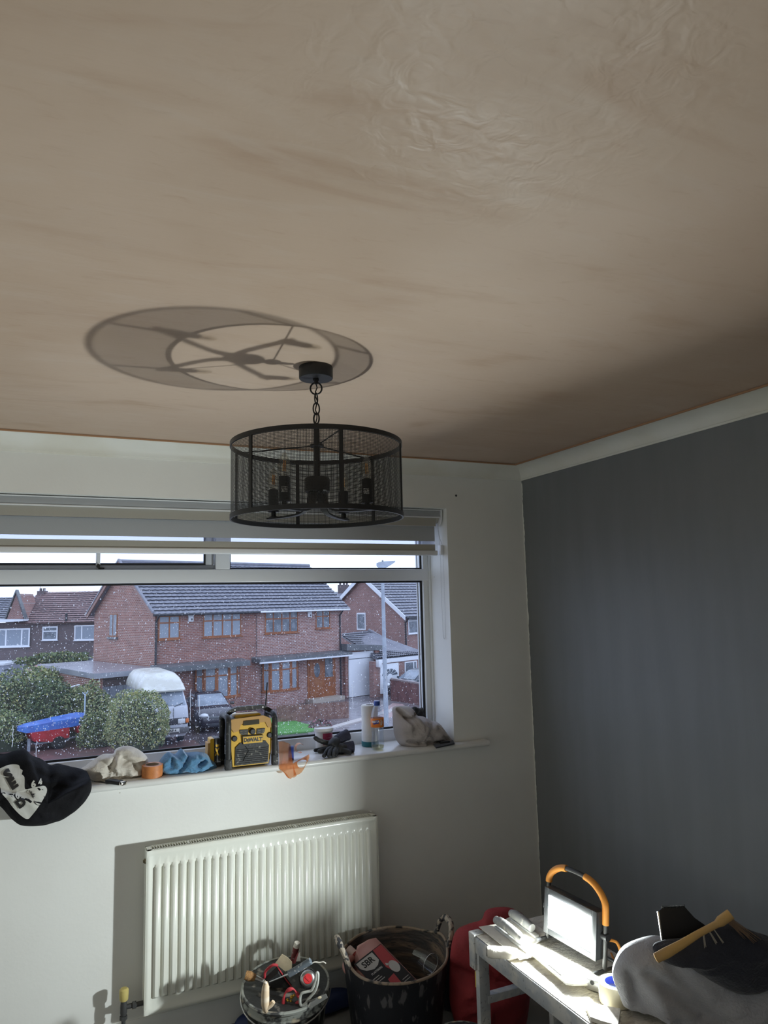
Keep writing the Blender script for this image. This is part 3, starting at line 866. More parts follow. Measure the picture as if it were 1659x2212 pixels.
# ---------------------------------------------------------------- cloth
def puff(name, outline, m, parent=None, toward=(0, -1, 0), T=.05, B=.04, seed=0, amp=.012, sc=9.0, center=None, zmin=None, rings=18, n=120, creases=(), power=2.4, stretch=(1, 1, 1), thick_fn=None, closed=True, wob=.004):
    tw = Vector(toward).normalized()
    O_ = spline(outline, 10, True)
    # even spacing
    acc = [0.0]
    for i in range(len(O_)): acc.append(acc[-1] + (O_[(i + 1) % len(O_)] - O_[i]).length)
    out = []
    j = 0
    for k in range(n):
        d = acc[-1] * k / n
        while acc[j + 1] < d: j += 1
        f = (d - acc[j]) / max(1e-9, acc[j + 1] - acc[j])
        out.append(O_[j].lerp(O_[(j + 1) % len(O_)], f))
    c = Vector(center) if center is not None else sum(out, Vector()) / n
    vs = []; fs = []

    def fold(p):
        q = Vector((p.x * stretch[0], p.y * stretch[1], p.z * stretch[2])) * sc + Vector((seed * 7.3, seed * 3.1, seed))
        w_ = Vector((noise.noise(q * .7), noise.noise(q * .7 + Vector((9, 1, 4))), noise.noise(q * .7 + Vector((2, 8, 5)))))
        q = q + w_ * 1.1
        a = 1 - abs(noise.noise(q)) * 2.2; b_ = 1 - abs(noise.noise(q * 2.1 + Vector((5, 5, 5)))) * 2.2
        c_ = 1 - abs(noise.noise(q * 4.4 + Vector((1, 7, 3)))) * 2.2
        return a * .75 + b_ * .30 + c_ * .13

    for side in (1, -1):
        D = T if side > 0 else B
        for i in range(rings + 1):
            s_ = sin(pi / 2 * i / rings) if True else i / rings
            for k in range(n):
                p = c.lerp(out[k], s_)
                prof = max(0.0, 1 - s_ ** power) ** .55
                f = fold(p) * amp * min(1, (1 - s_ ** 5) * 1.6)
                if thick_fn and side > 0: f += thick_fn(p) * (1 - s_ ** 4)
                for (a_, b_, wd, dp) in creases:
                    a_ = Vector(a_); b_ = Vector(b_); ab = b_ - a_
                    t_ = max(0, min(1, (p - a_).dot(ab) / ab.length_squared)); dd = (p - (a_ + ab * t_)).length
                    f -= dp * math.exp(-(dd / wd) ** 2) * (1 - s_ ** 6)
                p = p + tw * (side * D * prof + (f if side > 0 else -f * .4))
                if i < rings and side > 0: p = p + Vector((0, 0, wob * noise.noise(p * 25)))
                if zmin is not None and p.z < zmin: p.z = zmin
                vs.append(p)
    W = (rings + 1) * n
    for side in (0, 1):
        o_ = side * W
        for i in range(1, rings):
            for k in range(n):
                k2 = (k + 1) % n
                f = (o_ + i * n + k, o_ + i * n + k2, o_ + (i + 1) * n + k2, o_ + (i + 1) * n + k)
                fs.append(f if side == 0 else f[::-1])
        for k in range(n):
            k2 = (k + 1) % n
            f = (o_, o_ + n + k, o_ + n + k2)
            fs.append(f if side == 0 else f[::-1])
    b = MB(); b.v = vs; b.f = fs; b.m = [0] * len(fs)
    ob = b.build(name, m, parent, smooth=80, fix=True)
    return ob, vs, fs


DV = (-.41, -.91, .0)
m_fleece = mat('grey_fleece', (0.42, 0.42, 0.45), .95, c2=(0.34, 0.34, 0.37), scale=12, lo=.35, hi=.7, bump=.5, bscale=180, sheen=.6)
m_navy = mat('navy_cloth', (0.018, 0.02, 0.032), .9, bump=.4, bscale=150, sheen=.2)
m_teal = mat('dark_blue_cloth', (0.03, 0.055, 0.10), .9, c2=(.04, .09, .12), scale=6, bump=.4, bscale=150, sheen=.2)
o, v_, f_ = puff('blue_overalls', [(-0.825,-1.474,0.575),(-0.806,-1.486,0.601),(-0.765,-1.506,0.613),(-0.705,-1.531,0.592),(-0.632,-1.557,0.545),(-0.571,-1.576,0.479),(-0.580,-1.559,0.389),(-0.722,-1.494,0.379),(-0.815,-1.454,0.395),(-0.834,-1.459,0.498)], m_teal, T=.05, B=.10, seed=3, amp=.018, sc=9, zmin=.578, toward=DV)
tag(o, 'dark blue folded work clothes under the grey fleece on the bench', 'clothes')
o, v_, f_ = puff('fleece_blanket', [(-0.870,-1.545,0.676),(-0.864,-1.553,0.715),(-0.842,-1.567,0.750),(-0.797,-1.591,0.770),(-0.757,-1.610,0.775),(-0.694,-1.636,0.758),(-0.636,-1.658,0.730),(-0.555,-1.690,0.690),(-0.462,-1.728,0.665),(-0.415,-1.743,0.614),(-0.410,-1.721,0.440),(-0.523,-1.664,0.393),(-0.662,-1.609,0.459),(-0.745,-1.586,0.561),(-0.787,-1.573,0.609),(-0.813,-1.562,0.614),(-0.838,-1.548,0.594),(-0.852,-1.546,0.625)], m_fleece, T=.075, B=.12, seed=8, amp=.03, sc=6.5, zmin=.578, toward=DV,
                  creases=(((-0.801,-1.581,0.711), (-0.666,-1.626,0.596), .018, .035), ((-0.738,-1.609,0.710), (-0.596,-1.651,0.544), .02, .03), ((-0.839,-1.562,0.700), (-0.816,-1.562,0.625), .012, .03)))
tag(o, 'crumpled grey fleece piled on the near end of the bench', 'fleece')
o, v_, f_ = puff('navy_jacket', [(-0.812,-1.640,0.777),(-0.790,-1.652,0.790),(-0.735,-1.678,0.797),(-0.669,-1.713,0.831),(-0.624,-1.733,0.834),(-0.579,-1.751,0.815),(-0.500,-1.782,0.776),(-0.475,-1.782,0.691),(-0.519,-1.759,0.673),(-0.569,-1.734,0.654),(-0.619,-1.712,0.658),(-0.687,-1.686,0.696),(-0.744,-1.665,0.734),(-0.794,-1.644,0.745)], m_navy, T=.05, B=.05, seed=5, amp=.016, sc=8, toward=DV)
tag(o, 'dark navy garment thrown over the grey fleece', 'jacket')
t = thing('notched_spreader', 'black notched adhesive spreader standing up out of the dark clothes', 'spreader', (-0.741,-1.652,0.785))
q = [Vector(v) for v in [(-0.782,-1.632,0.857),(-0.770,-1.639,0.868),(-0.716,-1.664,0.870),(-0.690,-1.671,0.839),(-0.643,-1.687,0.803),(-0.687,-1.662,0.767),(-0.769,-1.626,0.774),(-0.777,-1.631,0.831)]]
MB().prism(q, Vector(DV) * .004).build('plate', m_blackp, t, smooth=0, fix=True)
b = MB(); a_ = Vector((-0.774,-1.643,0.870)); e_ = Vector((-0.720,-1.668,0.872))
for k in range(18):
    p = a_.lerp(e_, k / 17); b.box(p.x - .0011, p.x + .0011, p.y - .0015, p.y + .0015, p.z - .002, p.z + .0035)
b.build('teeth', m_blackp, t, smooth=0)
q = [Vector(v) for v in [(-0.797,-1.648,0.866),(-0.794,-1.650,0.867),(-0.782,-1.645,0.793),(-0.785,-1.644,0.791)]]
MB().prism(q, Vector(DV) * .004).build('steel_edge', m_steel, t, smooth=0, fix=True)
t = thing('yellow_handled_brush', 'yellow handled brush lying across the dark garment on the bench', 'brush', (-0.762,-1.737,0.833))
m_yel = mat('yellow_wood', (0.50, 0.30, 0.09), .55, c2=(.42, .26, .10), scale=12, lo=.4, hi=.7)
pp = [Vector(v) for v in [(-0.869,-1.710,0.789),(-0.845,-1.723,0.802),(-0.813,-1.740,0.821),(-0.772,-1.763,0.849),(-0.732,-1.784,0.871),(-0.723,-1.789,0.878),(-0.700,-1.802,0.896)]]
MB().tube(pp, [.0115, .0125, .0105, .0085, .0085, .0125, .0125], 14).build('handle', m_yel, t)
MB().tube([pp[0] + (pp[0] - pp[1]).normalized() * .0004, pp[0] + (pp[1] - pp[0]).normalized() * -.0012], .008, 14).build('hollow_end', mat('yellow_core', (.66, .38, .06), .5), t)
m_brist = mat('pale_bristle', (.40, .36, .30), .8)
rb = random.Random(7)
for (st, en) in (((1540, 2000), (1580, 2048)),):
    b = MB()
    A_ = [Vector(v) for v in [(-0.732,-1.740,0.835),(-0.721,-1.746,0.842),(-0.711,-1.751,0.847)]]; E_ = [Vector(v) for v in [(-0.707,-1.721,0.776),(-0.670,-1.738,0.775),(-0.648,-1.747,0.767)]]
    for p, q in zip(A_, E_):
        for k in range(5): b.tube([p + Vector((rb.uniform(-.002, .002), 0, rb.uniform(-.002, .002))), q + Vector((rb.uniform(-.006, .006), 0, rb.uniform(-.004, .004)))], [.0012, .0005], 4)
    b.build('bristles', m_brist, t, kind='stuff')
    b = MB()
    A_ = [Vector(v) for v in [(-0.687,-1.776,0.869),(-0.681,-1.780,0.874)]]; E_ = [Vector(v) for v in [(-0.611,-1.770,0.809),(-0.583,-1.780,0.797)]]
    for p, q in zip(A_, E_):
        for k in range(9): b.tube([p + Vector((rb.uniform(-.003, .003), 0, rb.uniform(-.003, .003))), q + Vector((rb.uniform(-.012, .012), 0, rb.uniform(-.008, .008)))], [.0014, .0005], 4)
    b.build('bristles', mat('brown_bristle', (.22, .14, .09), .8), t, kind='stuff')

# ---------------------------------------------------------------- bags behind the bench
m_red = mat('red_fabric', (0.32, 0.03, 0.035), .75, c2=(.22, .02, .025), scale=5, bump=.2, bscale=90)
o, v_, f_ = puff('red_holdall', [(-0.848,-0.638,0.446),(-0.808,-0.659,0.469),(-0.760,-0.683,0.486),(-0.745,-0.694,0.520),(-0.706,-0.714,0.533),(-0.646,-0.740,0.525),(-0.599,-0.754,0.473),(-0.584,-0.736,0.289),(-0.603,-0.697,0.071),(-0.715,-0.643,0.047),(-0.812,-0.602,0.067),(-0.856,-0.594,0.156),(-0.866,-0.606,0.278),(-0.863,-0.622,0.383)], m_red, T=.09, B=.12, seed=2, amp=.02, sc=5, zmin=.004, toward=(-.45, -.9, 0),
                  creases=(((-0.868,-0.611,0.322), (-0.658,-0.701,0.282), .03, .04), ((-0.760,-0.683,0.486), (-0.581,-0.754,0.411), .02, .03)))
tag(o, 'red fabric holdall on the floor in the corner behind the bench', 'bag')
o, v_, f_ = puff('dark_rucksack', [(-0.742,-0.300,0.214),(-0.716,-0.317,0.260),(-0.681,-0.335,0.271),(-0.649,-0.344,0.231),(-0.632,-0.338,0.133),(-0.628,-0.321,-0.003),(-0.662,-0.299,-0.051),(-0.725,-0.272,-0.040),(-0.747,-0.281,0.097)], m_navy, T=.06, B=.09, seed=12, amp=.012, sc=7, zmin=.004, toward=(-.4, -.9, 0))
tag(o, 'dark navy rucksack on the floor between the black tub and red holdall', 'bag')
m_blue_t = mat('blue_tarp', (0.02, 0.035, 0.11), .6)
o, v_, f_ = puff('folded_blue_sheet', [(-1.56, -.10, .004), (-1.57, -.10, .045), (-1.52, -.1, .07), (-1.35, -.1, .075), (-1.2, -.1, .08), (-1.10, -.1, .07), (-1.06, -.1, .04), (-1.07, -.1, .004), (-1.3, -.1, .003)], m_blue_t, T=.06, B=.05, seed=6, amp=.006, sc=10, zmin=.003)
tag(o, 'dark blue folded dust sheet against the skirting behind the buckets', 'dust sheet')


# ---------------------------------------------------------------- tubs and buckets
def splash(name, base, spl, lo, hi, sc=16, stretch=(1, 1, .4), base2=None):
    return mat(name, base, .6, c2=spl, scale=sc, lo=lo, hi=hi, stretch=stretch, bump=.25, bscale=40, c3=base2, s3=34, lo3=.58, hi3=.64)


m_tub_o = splash('tub_outside', (0.012, 0.013, 0.018), (0.28, 0.21, 0.145), .58, .76, 34, (1, 1, .3), (.10, .095, .10))
m_tub_i = splash('tub_inside', (0.06, 0.052, 0.05), (0.24, 0.17, 0.12), .42, .75, 12, (.6, .6, 3.4), (.04, .038, .04))
m_rim = mat('tub_rim', (.30, .23, .17), .6, c2=(.03, .03, .03), scale=22, lo=.5, hi=.62)
TC = Vector((-1.035, -.485, 0)); TZ = .345
TA = math.atan2(LAT.y, LAT.x)
tub = thing('builders_tub', 'large black flexible tub with two handles, streaked with dry plaster', 'tub', (TC.x, TC.y, .002))


def tubp(a, t, inner=0):
    # a angle from LAT, t 0..1 up the side
    up = .028 * (max(0, cos(2 * (a - HA))) ** 3)
    z = .004 + (TZ + up) * t
    r = (.165 + .045 * t - inner) * (1 + .012 * noise.noise((cos(a) * 2, sin(a) * 2, t)))
    q = TC + LAT * (r * .98 * cos(a)) + DEP * (r * 1.12 * sin(a))
    return (q.x, q.y, z)


HA = radians(18)
n = 64
b = MB()
b.rings([[tubp(2 * pi * k / n, t) for k in range(n)] for t in (0, .03, .1, .2, .35, .5, .65, .8, .9, .96, 1)])
b.f = b.f[:-1]; b.m = b.m[:-1]
tb = b.build('outer_wall', m_tub_o, tub)
b = MB()
b.rings([[tubp(2 * pi * k / n, t, .006) for k in range(n)] for t in (.02, .1, .3, .5, .7, .9, 1)])
b.f = b.f[:-1]; b.m = b.m[:-1]
b.build('inner_wall', m_tub_i, tub)
b = MB().tube([Vector(tubp(2 * pi * k / n, 1, .003)) for k in range(n)], .0052, 8, closed=True)
b.build('rim', m_rim, tub)
for hs in (0, pi):
    a = HA + hs; pts = []
    for k in range(13):
        t_ = -1 + 2 * k / 12; aa_ = a + t_ * .30
        q = Vector(tubp(aa_, 1)); c_ = Vector((cos(aa_), sin(aa_)))
        o_ = (q - Vector((TC.x, TC.y, q.z))).normalized(); hgt = sqrt(max(0, 1 - t_ ** 4))
        pts.append(q + o_ * (.022 * hgt) + Vector((0, 0, .062 * hgt - .004)))
    MB().tube(pts, [.009] + [.0105] * 3 + [.0125] * 5 + [.0105] * 3 + [.009], 10).build('handle', mat('handle_crust', (.05, .05, .055), .7, c2=(.42, .36, .29), scale=40, lo=.48, hi=.56, bump=.6, bscale=70), tub)

# jerrycan leaning in the tub
can = thing('jerrycan', 'pink jerrycan with a black and red printed label lying in the large tub', 'jerrycan', (-1.03, -.48, .2))
m_can = mat('pink_plastic', (0.50, 0.25, 0.225), .42, c2=(.44, .21, .19), scale=4)
P_TL = Vector((-1.237,-0.450,0.365)); P_TR = Vector((-1.082,-0.391,0.396)); P_BR = Vector((-0.954,-0.569,0.298))
X_ = (P_TR - P_TL); WX = X_.length; Y_ = -(P_BR - P_TR); LY = Y_.length
T = frame(P_TL, X_, Y_); # x across toward the cap side, y up the can, z toward viewer
if (T.to_3x3() @ Vector((0, 0, 1))).dot(F_) > 0: print('can normal flipped')
wC, lC, tC = WX, .27, .10


def canring(z, ins):
    a_ = [(ins, -lC + ins), (wC - ins, -lC + ins), (wC - ins, -.012 - ins), (wC * .80, -ins), (wC * .50, .006 - ins), (wC * .36, -.012), (wC * .20, -.060), (ins, -.072 - ins)]
    return [T @ Vector((p[0], p[1], z)) for p in a_]


b = MB().rings([canring(z_, i_) for z_, i_ in ((-tC, .012), (-tC + .006, .004), (-tC + .014, 0), (-.014, 0), (-.006, .004), (0, .012))])
b.build('body', m_can, can, smooth=50, fix=True)
MB(T).tube(spline([(.012, -.075, -tC / 2), (.006, -.03, -tC / 2), (.02, -.006, -tC / 2), (.05, .0, -tC / 2), (wC * .45, -.002, -tC / 2)], 5), .013, 12).build('handle', m_can, can)
MB(T).cyl((wC * .42, .002, -tC / 2), (wC * .40, .034, -tC / 2), .02, 20).build('cap', mat('cap_pink', (.66, .52, .47), .45), can)
MB(T).cyl((wC * .44, -.004, -tC / 2), (wC * .43, .004, -tC / 2), .018, 20).build('cap_ring', mat('red_ring', (.35, .05, .05), .5), can)
LB = T @ Matrix.Translation((.010, -.235, .0008))
lw, lh = wC - .022, .185
lab = MB(LB).rbox(0, lw, 0, lh, 0, .0008, .0003, 1).build('label', mat('label_black', (.025, .025, .028), .45), can)
m_lw = mat('label_grey_white', (.55, .55, .54), .5); m_lr = mat('label_red', (.46, .07, .08), .5)
sh = [(.006, lh - .006), (lw * .62, lh - .006), (lw * .62, lh - .045), (lw * .50, lh - .058), (lw * .34, lh - .062), (lw * .14, lh - .05), (.006, lh - .03)]
MB(LB).prism([(p[0], p[1], .0010) for p in sh], (0, 0, .0004)).build('white_panel', m_lw, lab, smooth=0)
MB(LB).prism([(lw * .68, lh - .003, .001), (lw * .98, lh - .003, .001), (lw * .98, lh * .45, .001), (lw * .72, lh * .38, .001), (lw * .62, lh * .55, .001)], (0, 0, .0005)).build('red_panel', m_lr, lab, smooth=0)
MB(LB).prism([(lw * .36, .018, .001), (lw * .64, .022, .001), (lw * .66, .066, .001), (lw * .42, .062, .001)], (0, 0, .0005)).build('red_brush_print', m_lr, lab, smooth=0)
MB(LB).prism([(lw * .34, .012, .001), (lw * .66, .015, .001), (lw * .65, .022, .001), (lw * .35, .019, .001)], (0, 0, .0006)).build('brush_edge_print', m_lw, lab, smooth=0)
b = MB(LB); b.prism([(lw * .82 + .020 * cos(2 * pi * k / 20), .085 + .026 * sin(2 * pi * k / 20), .0012) for k in range(20)], (0, 0, .0005)); b.prism([(lw * .66, .105, .0012), (lw * .74, .098, .0012), (lw * .76, .106, .0012), (lw * .68, .116, .0012)], (0, 0, .0005))
b.build('round_print', m_lw, lab, smooth=0)
text_mesh('lettering', 'SBR', mat('print_black', (.02, .02, .02), .5), LB @ Matrix.Translation((lw * .335, lh - .028, .0016)), .034, .0003, lab, bold=.0008)
text_mesh('lettering', 'PLASTERERS', m_lw, LB @ Matrix.Translation((lw * .36, lh - .073, .0012)), .0105, .0003, lab, bold=.0003)
b = MB(LB)
for i in range(3): b.box(lw * .06 + i * .004, lw * .32 + i * .006, lh - .092 - i * .009, lh - .0895 - i * .009, .001, .0014)
for i in range(2): b.box(lw * .72, lw * .94, .016 + i * .01, .018 + i * .01, .001, .0014)
b.build('small_print_lines', m_lw, lab, smooth=0, kind='stuff')
# a clear plastic bottle lies deeper in the tub
m_clear = glass_mat('clear_plastic', tint=(.92, .94, .95), mist=.06, refl=.10)
t = thing('clear_cup', 'clear plastic cup tipped over beside the pink jerrycan in the tub', 'cup', (-0.935,-0.490,0.303))
p0 = Vector((-0.925,-0.451,0.308)); p1 = Vector((-0.903,-0.526,0.300))
MB().tube([p0, p0.lerp(p1, .5), p1], [.028, .034, .038], 20, cap=False).build('wall', m_clear, t)
MB().tube([p1 + (p1 - p0).orthogonal().normalized() * .0, p1 + (p1 - p0).normalized() * .002], .039, 20, cap=False).build('lip', m_lw, t)

# small bucket of tools
SC = Vector((-1.432, -.365, 0)); SZ, SR = .30, .162
m_bk_o = splash('bucket_outside', (0.016, 0.017, 0.016), (0.36, 0.37, 0.33), .50, .62, 14, (1.6, 1.6, .35), (.10, .10, .09))
m_bk_i = splash('bucket_inside', (0.02, 0.02, 0.019), (0.28, 0.25, 0.21), .55, .7, 14, (1.4, 1.4, .5))
m_bk_r = mat('bucket_rim', (.30, .31, .28), .6, c2=(.05, .05, .05), scale=26, lo=.48, hi=.6, c3=(.45, .38, .28), s3=18)


def bucket(name, label, C_, Z_, R_, parts=True):
    t = thing(name, label, 'bucket', (C_.x, C_.y, .002)); c_ = (C_.x, C_.y, 0)
    MB().lathe([(0, .004), (R_ * .72, .004), (R_ * .745, .012), (R_ * .94, Z_ - .05), (R_ * .955, Z_ - .045)], 48, c=c_).build('outer_wall', m_bk_o, t)
    MB().lathe([(R_ * .955, Z_ - .002), (R_ * .92, Z_ - .06), (R_ * .735, .014), (0, .010)], 48, c=c_).build('inner_wall', m_bk_i, t)
    MB().lathe([(R_ * .945, Z_ - .048), (R_ * .99, Z_ - .044), (R_ * .995, Z_ - .040), (R_ * .96, Z_ - .036), (R_ * .965, Z_ - .014), (R_ * 1.01, Z_ - .012), (R_ * 1.02, Z_ - .004), (R_ * 1.0, Z_), (R_ * .96, Z_), (R_ * .95, Z_ - .01)], 56, c=c_).build('rim', m_bk_r, t)
    return t


bk = bucket('tool_bucket', 'plaster stained black bucket crammed with hand tools', SC, SZ, SR)
p = SC + LAT * (SR * 1.0) + Vector((0, 0, SZ - .03)); q = SC - LAT * (SR * 1.0) + Vector((0, 0, SZ - .03))
pts = []
for k in range(17):
    a = pi * k / 16
    pts.append(SC + LAT * (SR * 1.03 * cos(a)) - DEP * (SR * 1.03 * sin(a)) + Vector((0, 0, SZ - .026 - .034 * sin(a))))
MB().tube(pts, .0028, 8).build('bail_handle', m_steel, bk)
MB().rbox(-.02, .02, -.006, .006, -.014, .014, .003).build('handle_lug', m_bk_r, bk).matrix_local = frame(tuple(SC + LAT * (SR * .93) - DEP * (SR * .42) + Vector((0, 0, SZ - .022)) - ORG[bk.name]), (LAT * .42 + DEP * .9), (0, 0, 1))
bk.rotation_mode = 'QUATERNION'
bk.rotation_quaternion = Matrix.Rotation(radians(8), 4, LAT).to_quaternion()
b2 = bucket('empty_bucket', 'rim of another stained black bucket at the bottom edge of the view', Vector((-0.998,-0.931,0.240)), .255, .10)

m_pouch = mat('black_nylon', (.016, .016, .017), .75, c2=(.05, .05, .048), scale=24, lo=.55, hi=.7)
m_trim = mat('red_trim', (.42, .035, .045), .6)
# tool pouch: a tapered box, mouth toward the viewer
pch = thing('tool_pouch', 'black nylon tool pouch with red piping stuffed into the bucket', 'pouch', (-1.470,-0.400,0.289))
A1, A2, A3, A4 = [Vector(v) for v in [(-1.523,-0.380,0.321),(-1.480,-0.406,0.365),(-1.415,-0.422,0.271),(-1.450,-0.397,0.207)]]
dz_ = Vector(DV) * .0
b = MB().rings([[A1 + Vector((0, .05, -.02)), A2 + Vector((0, .05, -.02)), A3 + Vector((.0, .05, -.04)), A4 + Vector((0, .05, -.06))], [A1, A2, A3, A4], [A1.lerp(A3, .12) + Vector(DV) * .018, A2.lerp(A4, .12) + Vector(DV) * .018, A3.lerp(A1, .12) + Vector(DV) * .018, A4.lerp(A2, .12) + Vector(DV) * .018]])
b.build('body', m_pouch, pch, smooth=40, fix=True)
MB().tube(spline([A1, A1.lerp(A2, .3) + Vector((-.012, 0, .012)), A1.lerp(A2, .75) + Vector((-.008, 0, .014)), A2], 6), .0048, 8).build('piping', m_trim, pch)
MB().tube([A2 + Vector(DV) * .01, A2.lerp(A3, .5) + Vector(DV) * .015, A3 + Vector(DV) * .01], .0022, 6).build('piping', m_trim, pch)
mouth = spline([Vector(v) for v in [(-1.486,-0.501,0.271),(-1.483,-0.508,0.314),(-1.459,-0.521,0.330),(-1.440,-0.527,0.306),(-1.438,-0.524,0.283),(-1.457,-0.514,0.271),(-1.472,-0.506,0.261)]], 6, True)
MB().tube([v for i, v in enumerate(mouth)], [.005 + .0022 * sin(i * .8) for i in range(len(mouth))], 8, closed=True).build('pocket_edge', m_trim, pch)
b = MB()
for (v, r) in zip([(-1.471,-0.498,0.285),(-1.458,-0.506,0.295),(-1.450,-0.510,0.301),(-1.460,-0.502,0.279)], (.0055, .007, .005, .006)): b.ball(v, r, 10, 8)
b.build('brass_fittings', mat('brass', (.55, .36, .06), .3, .6), pch)

# expanding foam can seen from its top
t = thing('aerosol_can', 'silver topped aerosol can with a red cap lying in the tool bucket', 'can', (-1.385,-0.465,0.323))
p1 = Vector((-1.397,-0.507,0.345)); ax = (Vector((-.30, -.88, .36))).normalized(); T = frame(p1, ax.orthogonal(), ax.cross(ax.orthogonal()))
if (T.to_3x3() @ Vector((0, 0, 1))).dot(ax) < 0: T = T @ Matrix.Rotation(pi, 4, 'X')
MB(T).lathe([(.030, -.13), (.031, -.02), (.032, -.012), (.0325, -.006), (.031, -.003), (.029, -.006)], 36).build('can_body', mat('can_dark', (.05, .05, .055), .35, .5), t)
MB(T).lathe([(.0295, -.007), (.027, -.001), (.021, .004), (.016, .005), (0, .005)], 36).build('dome', mat('brushed_tin', (.50, .50, .49), .3, .9), t)
MB(T).lathe([(.0165, .004), (.0165, .014), (.015, .016), (.0, .016)], 24).build('red_cap', mat('red_plastic', (.62, .035, .04), .35), t)
MB(T).rbox(-.0035, .0035, -.011, .011, .016, .018, .001).build('cap_ridge', MAT['red_plastic'], t)


def tube_thing(name, label, cat, pts, r, m, part='handle', n=10, extra=None):
    t = thing(name, label, cat, tuple(pts[0]))
    MB().tube(spline(pts, 5), r if not isinstance(r, list) else [r[min(len(r) - 1, int(i * len(r) / (5 * (len(pts) - 1) + 1)))] for i in range(5 * (len(pts) - 1) + 1)], n).build(part, m, t)
    return t


# wooden hook handled tool at the front of the bucket
t = thing('wooden_saw_handle', 'pale worn wooden saw handle sticking up at the front of the tool bucket', 'tool', (-1.563,-0.518,0.330))
MB().tube([Vector(v) for v in [(-1.564,-0.547,0.386),(-1.564,-0.545,0.370),(-1.565,-0.541,0.341),(-1.564,-0.538,0.312),(-1.562,-0.536,0.293),(-1.560,-0.535,0.283)]], [.007, .0125, .0145, .0145, .0115, .006], 12).build('grip', m_wood, t)
MB().tube([Vector(v) for v in [(-1.557,-0.539,0.299),(-1.544,-0.546,0.308),(-1.537,-0.550,0.318)]], [.010, .0085, .0075], 10).build('horn', m_wood, t)
MB().ball((-1.568,-0.559,0.390), .0045, 10, 8).build('bolt', mat('pale_tip', (.66, .58, .5), .5), t)
# paint brush with brown bristles
t = thing('paint_brush', 'paint brush with splayed brown bristles poking over the left rim of the bucket', 'brush', (-1.568,-0.406,0.337))
pa = Vector((-1.531,-0.398,0.318)); pb = Vector((-1.560,-0.387,0.332)); pc = Vector((-1.594,-0.373,0.343))
MB().tube([pa, pb], [.007, .010], 10).build('ferrule', m_steel, t)
MB().tube([pb, pb.lerp(pc, .5), pc], [.011, .017, .015], 12).build('bristles', mat('tan_bristle', (.36, .19, .07), .8, c2=(.28, .15, .06), scale=120, bump=.5, bscale=300), t)
MB().tube([pa, Vector((-1.493,-0.387,0.273))], .006, 8).build('handle', m_wood, t)
# bucket trowel with beige blade
t = thing('gauging_trowel', 'gauging trowel, beige crusted blade above its thick grey rubber handle', 'trowel', (-1.441,-0.422,0.357))
q = [Vector(v) for v in [(-1.483,-0.383,0.366),(-1.461,-0.397,0.399),(-1.440,-0.404,0.385),(-1.426,-0.409,0.368),(-1.426,-0.405,0.343),(-1.448,-0.394,0.334)]]
MB().prism(q, Vector(DV) * .003).build('blade', mat('crusted_blade', (.40, .33, .22), .7, c2=(.34, .28, .19), scale=20, bump=.2), t, smooth=0, fix=True)
MB().tube([Vector(v) for v in [(-1.466,-0.502,0.373),(-1.428,-0.523,0.397),(-1.396,-0.540,0.418)]], .0118, 14).build('grip', mat('slate_grip', (.10, .12, .14), .55, c2=(.45, .45, .44), scale=70, lo=.56, hi=.64), t)
MB().tube([Vector(v) for v in [(-1.460,-0.481,0.363),(-1.475,-0.473,0.357),(-1.497,-0.462,0.347),(-1.524,-0.448,0.336)]], [.004, .003, .0022, .002], 8).build('shank', m_steel, t)
# hook of bent wire
tube_thing('wire_hook', 'bent whitened wire end leaving the right side of the grey trowel handle', 'wire', [Vector(v) for v in [(-1.391,-0.529,0.403),(-1.379,-0.535,0.409),(-1.363,-0.542,0.407),(-1.351,-0.548,0.409),(-1.342,-0.551,0.403)]], .0022, m_plast, 'wire', 6)
# red handled tool in the back
t = thing('red_scraper', 'chipped red handled scraper standing at the back of the bucket', 'scraper', (-1.377,-0.294,0.342))
MB().tube([Vector(v) for v in [(-1.391,-0.307,0.319),(-1.385,-0.314,0.351),(-1.381,-0.319,0.376)]], [.011, .013, .012], 12).build('grip', mat('chipped_red', (.17, .035, .035), .6, c2=(.45, .38, .33), scale=40, lo=.55, hi=.65), t)
MB().tube([Vector(v) for v in [(-1.381,-0.319,0.376),(-1.378,-0.323,0.394)]], [.012, .011], 12).build('butt', m_plast, t)
MB().prism([Vector(v) for v in [(-1.374,-0.294,0.331),(-1.361,-0.303,0.348),(-1.358,-0.299,0.312),(-1.376,-0.289,0.298)]], Vector(DV) * .004).build('blade', m_plast, t, smooth=0, fix=True)
# white handled snips
t = thing('tin_snips', 'white plaster splashed tool with a looped handle under the aerosol can', 'snips', (-1.422,-0.555,0.292))
lp = spline([Vector(v) for v in [(-1.436,-0.547,0.281),(-1.440,-0.548,0.301),(-1.435,-0.553,0.323),(-1.417,-0.562,0.329),(-1.402,-0.570,0.336),(-1.391,-0.580,0.371),(-1.389,-0.584,0.394),(-1.384,-0.586,0.391),(-1.385,-0.581,0.358),(-1.393,-0.573,0.329),(-1.410,-0.562,0.306),(-1.422,-0.554,0.287)]], 5, True)
MB().tube(lp, .0048, 8, closed=True).build('looped_handle', mat('dirty_white', (.46, .47, .43), .55, c2=(.36, .36, .33), scale=30), t)
MB().tube([Vector(v) for v in [(-1.433,-0.548,0.281),(-1.427,-0.550,0.274),(-1.415,-0.557,0.284)]], .004, 8).build('handle_tip', MAT['dirty_white'], t)
t = thing('filling_knife', 'splashed filling knife lying flat along the front right rim of the bucket', 'filling knife', (-1.384,-0.597,0.310))
MB().prism([Vector(v) for v in [(-1.415,-0.556,0.277),(-1.404,-0.564,0.300),(-1.356,-0.589,0.321),(-1.350,-0.590,0.308),(-1.377,-0.575,0.289),(-1.406,-0.559,0.270)]], Vector(DV) * .004).build('blade', m_greyh, t, smooth=0, fix=True)
